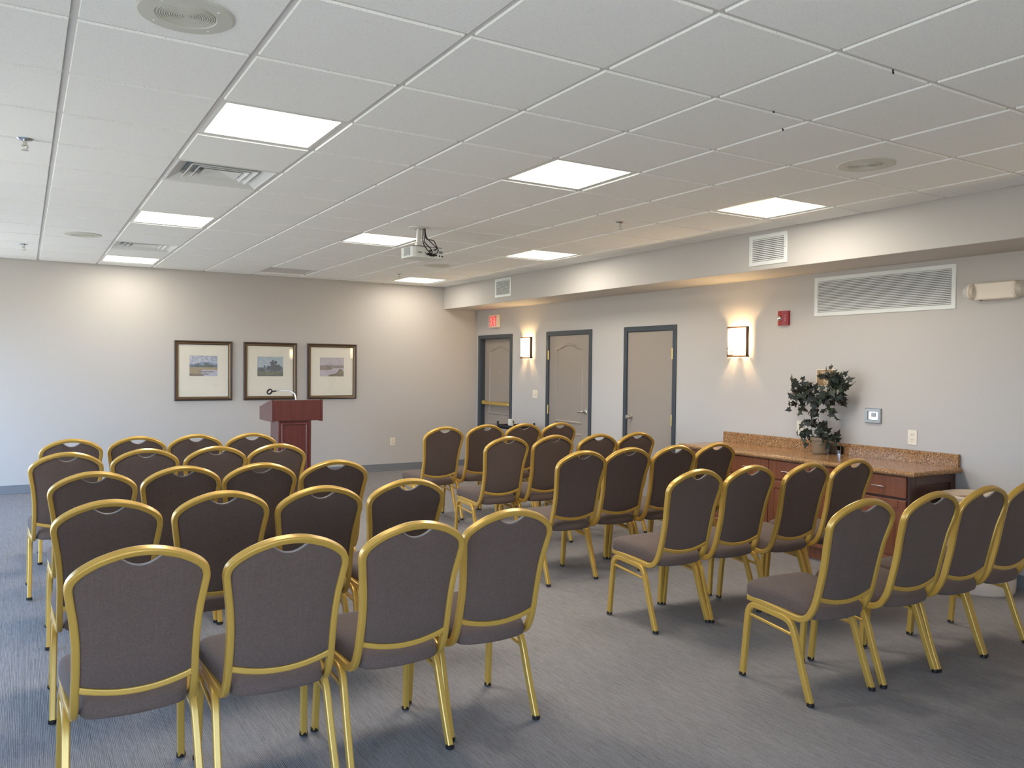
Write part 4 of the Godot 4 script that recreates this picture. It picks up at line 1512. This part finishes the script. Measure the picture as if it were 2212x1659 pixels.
# ------------------------------------------------------------------ bin, projector, speakers, sprinklers ...
func build_small_things() -> void:
	var o := thing("waste_bin", "tall round beige waste bin with open top beside the counter end", "waste bin", Vector3(5.742, 0, -3.088))
	var m := MB.new()
	m.lathe([Vector2(0, 0.0), Vector2(0.214, 0.0), Vector2(0.222, 0.012), Vector2(0.227, 0.05), Vector2(0.236, 0.62)], 40)
	part("body", m, M.bin, o)
	m = MB.new()
	m.lathe([Vector2(0.236, 0.615), Vector2(0.243, 0.62), Vector2(0.246, 0.655), Vector2(0.240, 0.668), Vector2(0.226, 0.664), Vector2(0.165, 0.635), Vector2(0.160, 0.60), Vector2(0.160, 0.35), Vector2(0, 0.35)], 40)
	part("rim", m, M.bin, o)
	# projector under its pole mount
	o = thing("projector", "white projector with dark ports hanging under the ceiling", "projector", Vector3(2.95, 2.50, -6.36), 0.06)
	m = MB.new()
	var pl := PackedVector2Array()
	for q in rrect(0.31, 0.23, 0.03):
		pl.append(q)
	m.extrude(pl, -0.048, 0.04, Transform3D(Basis(Vector3(1, 0, 0), Vector3(0, 0, 1), Vector3(0, 1, 0)).orthonormalized(), Vector3.ZERO))
	part("body", m, M.projector, o)
	part("top_shell", one_box(Vector3(0, 0.044, 0), Vector3(0.28, 0.012, 0.20), 0.005), M.vent_grey, o)
	m = MB.new()
	for i in 9:
		m.box(Vector3(-0.156, -0.028 + i * 0.0075, 0.02), Vector3(0.004, 0.003, 0.11))
	part("side_vent", m, M.vent_grey, o)
	part("focus_knob", one_box(Vector3(-0.10, 0.053, -0.05), Vector3(0.02, 0.012, 0.02), 0.004), M.dark, o)
	for q in [[0.055, -0.022, 0.05, 0.014], [0.105, -0.026, 0.012, 0.012], [0.132, -0.028, 0.013, 0.014], [0.0, -0.020, 0.04, 0.012], [0.02, 0.012, 0.03, 0.014], [-0.085, -0.008, 0.038, 0.006], [-0.03, -0.010, 0.006, 0.008]]:
		part("port", one_box(Vector3(q[0], q[1], 0.1155), Vector3(q[2], q[3], 0.004)), M.dark, o)
	for q in [[0.06, 0.022, 0.028, 0.018], [0.118, 0.006, 0.034, 0.02]]:
		part("rating_plate", one_box(Vector3(q[0], q[1], 0.1155), Vector3(q[2], q[3], 0.002)), M.vent_grey, o)
	m = MB.new()
	m.lathe([Vector2(0.03, 0.0), Vector2(0.03, 0.02), Vector2(0.026, 0.03), Vector2(0, 0.03)], 20, Transform3D(Basis(Vector3.RIGHT, -PI / 2), Vector3(-0.08, -0.004, -0.114)))
	part("lens", m, M.dark, o)
	var pm := thing("projector_mount", "white pole mount fixed to the ceiling above the projector", "mount", Vector3(2.90, 2.55, -6.33))
	m = MB.new()
	m.tube([Vector3(0, 0.03, 0), Vector3(0, 0.158, 0)], rrect(0.03, 0.03, 0.006), Vector3.RIGHT)
	part("pole", m, M.white_plastic, pm)
	m = MB.new()
	m.lathe([Vector2(0.03, 0.150), Vector2(0.085, 0.158), Vector2(0.085, 0.164), Vector2(0, 0.164)], 24)
	part("ceiling_plate", m, M.white_plastic, pm)
	m = MB.new()
	m.box(Vector3(0.02, 0.006, 0), Vector3(0.10, 0.006, 0.10), 0.002)
	m.box(Vector3(0, 0.02, 0), Vector3(0.05, 0.03, 0.05), 0.004)
	part("bracket", m, M.white_plastic, pm)
	var cb := thing("projector_cable", "black cables looping from the ceiling to the ports of the projector", "cable", Vector3(2.93, 2.5, -6.30))
	var runs := [
		[Vector3(0.0, 0.213, 0.0), Vector3(-0.01, 0.15, 0.02), Vector3(-0.03, 0.09, 0.06), Vector3(-0.035, 0.045, 0.10), Vector3(-0.01, 0.0, 0.12), Vector3(0.035, -0.022, 0.105), Vector3(0.055, -0.026, 0.075)],
		[Vector3(0.012, 0.213, 0.0), Vector3(0.004, 0.14, 0.025), Vector3(-0.02, 0.08, 0.07), Vector3(0.01, 0.03, 0.11), Vector3(0.04, -0.004, 0.10), Vector3(0.02, -0.02, 0.075)],
		[Vector3(0.006, 0.213, 0.01), Vector3(0.012, 0.12, 0.03), Vector3(0.05, 0.105, 0.05), Vector3(0.078, 0.098, 0.05), Vector3(0.095, 0.06, 0.06), Vector3(0.105, 0.015, 0.08), Vector3(0.085, -0.01, 0.09), Vector3(0.06, -0.02, 0.075)],
		[Vector3(0.012, 0.213, 0.008), Vector3(0.016, 0.13, 0.03), Vector3(0.05, 0.08, 0.06), Vector3(0.09, 0.035, 0.08), Vector3(0.085, 0.022, 0.06)]]
	for q in runs:
		m = MB.new()
		m.tube(smooth_path(q, 5), circle(0.0042, 7), Vector3.RIGHT)
		part("cable", m, M.dark, cb)
	part("plug", one_box(Vector3(0.055, -0.024, 0.07), Vector3(0.05, 0.022, 0.03), 0.004), M.dark, cb)
	part("plug", one_box(Vector3(0.02, -0.018, 0.07), Vector3(0.03, 0.016, 0.03), 0.004), M.dark, cb)
	# ceiling speakers
	var sp := [[0.475, -2.93, "large round ceiling speaker directly over the rear rows of the lectern-side block"], [0.475, -8.45, "round ceiling speaker towards the front wall, over the lectern-side chairs"], [4.14, -2.915, "round ceiling speaker beside the soffit light over the counter-side chairs"], [4.16, -8.56, "round ceiling speaker beyond the projector near the soffit"]]
	for q in sp:
		o = thing("ceiling_speaker", q[2], "speaker", Vector3(q[0], H, q[1]), 0.0, "round ceiling speakers")
		m = MB.new()
		m.lathe([Vector2(0.095, -0.004), Vector2(0.100, -0.009), Vector2(0.150, -0.007), Vector2(0.157, -0.003), Vector2(0.157, 0.004)], 48)
		part("baffle", m, M.speaker, o)
		m = MB.new()
		var pr := [Vector2(0.0, -0.007)]
		for i in 12:
			var rr := 0.006 + i * 0.0075
			pr.append(Vector2(rr, -0.0085))
			pr.append(Vector2(rr + 0.004, -0.0085))
			pr.append(Vector2(rr + 0.0045, -0.004))
			pr.append(Vector2(rr + 0.0072, -0.004))
		pr.append(Vector2(0.098, -0.006))
		m.lathe(pr, 48)
		part("grille", m, M.speaker, o)
		for k in 4:
			var a := PI / 4 + k * PI / 2
			m = MB.new()
			m.lathe([Vector2(0, -0.0035), Vector2(0.004, -0.003), Vector2(0.005, 0)], 10, Transform3D(Basis(), Vector3(cos(a) * 0.125, -0.008, sin(a) * 0.125)))
			part("screw", m, M.white_metal, o)
	# sprinklers
	for q in [[0.012, -5.02, "chrome ceiling sprinkler level with the first louvred diffuser, away from the soffit"], [0.009, -9.49, "chrome ceiling sprinkler close to the front wall, away from the soffit"], [4.15, -5.15, "chrome ceiling sprinkler between the projector and the soffit"], [4.163, -9.67, "chrome ceiling sprinkler by the corner light above the exit door"]]:
		o = thing("sprinkler", q[2], "sprinkler", Vector3(q[0], H, q[1]), 0.0, "pendent sprinklers")
		m = MB.new()
		m.lathe([Vector2(0.012, -0.012), Vector2(0.030, -0.009), Vector2(0.041, -0.002), Vector2(0.041, 0.001)], 24)
		part("escutcheon", m, M.chrome, o)
		m = MB.new()
		m.lathe([Vector2(0.009, -0.036), Vector2(0.010, -0.010)], 12)
		for s in [-1, 1]:
			m.tube(smooth_path([Vector3(s * 0.009, -0.03, 0), Vector3(s * 0.014, -0.042, 0), Vector3(s * 0.004, -0.058, 0)], 4), circle(0.003, 6), Vector3(0, 0, 1))
		part("frame_arm", m, M.nickel, o)
		m = MB.new()
		m.lathe([Vector2(0, -0.062), Vector2(0.019, -0.061), Vector2(0.019, -0.059), Vector2(0, -0.058)], 16)
		part("deflector", m, M.nickel, o)
	# little black clips on the grid
	for q in [[2.948, -1.962, "tiny black clip hanging from the ceiling grid, first of three"], [2.941, -2.55, "tiny black clip hanging from a cross tee, the middle of three"], [3.2, -2.715, "tiny black clip pinched on the grid line beyond the other two"]]:
		o = thing("ceiling_clip", q[2], "clip", Vector3(q[0], H, q[1]), 0.4, "black clips on the ceiling grid")
		m = MB.new()
		m.tube(smooth_path([Vector3(-0.004, 0.008, 0), Vector3(-0.005, -0.002, 0), Vector3(0.001, -0.008, 0.001), Vector3(0.005, -0.003, 0), Vector3(0.003, 0.0, 0)], 4), rrect(0.006, 0.002, 0.0008), Vector3(0, 0, 1))
		part("hook", m, M.dark, o)
	# small black cart with a cup by the exit door
	o = thing("utility_cart", "small black cart with corner posts standing by the exit door", "cart", Vector3(5.67, 0, -9.205))
	for sx in [-1, 1]:
		for sz in [-1, 1]:
			m = MB.new()
			m.tube([Vector3(sx * 0.125, 0.02, sz * 0.262), Vector3(sx * 0.125, 0.785, sz * 0.262)], circle(0.014, 10), Vector3.RIGHT)
			part("post", m, M.dark, o)
	for y in [0.3, 0.70]:
		m = MB.new()
		m.box(Vector3(0, y, 0), Vector3(0.25, 0.02, 0.52), 0.004)
		for s in [-1, 1]:
			m.box(Vector3(s * 0.121, y + 0.02, 0), Vector3(0.008, 0.05, 0.52), 0.002)
			m.box(Vector3(0, y + 0.02, s * 0.257), Vector3(0.25, 0.05, 0.008), 0.002)
		part("shelf", m, M.dark, o)
	o = thing("white_mug", "tall white mug standing on the black cart by the exit door", "cup", Vector3(5.69, 0.711, -9.37))
	m = MB.new()
	m.lathe([Vector2(0, 0), Vector2(0.034, 0), Vector2(0.037, 0.004), Vector2(0.035, 0.10), Vector2(0.032, 0.103), Vector2(0.031, 0.098), Vector2(0.031, 0.01), Vector2(0, 0.01)], 24)
	part("body", m, M.white_plastic, o)
	m = MB.new()
	m.tube(smooth_path([Vector3(0.033, 0.085, 0), Vector3(0.058, 0.078, 0), Vector3(0.060, 0.045, 0), Vector3(0.034, 0.025, 0)], 5), circle(0.0055, 8), Vector3(0, 0, 1))
	part("handle", m, M.white_plastic, o)
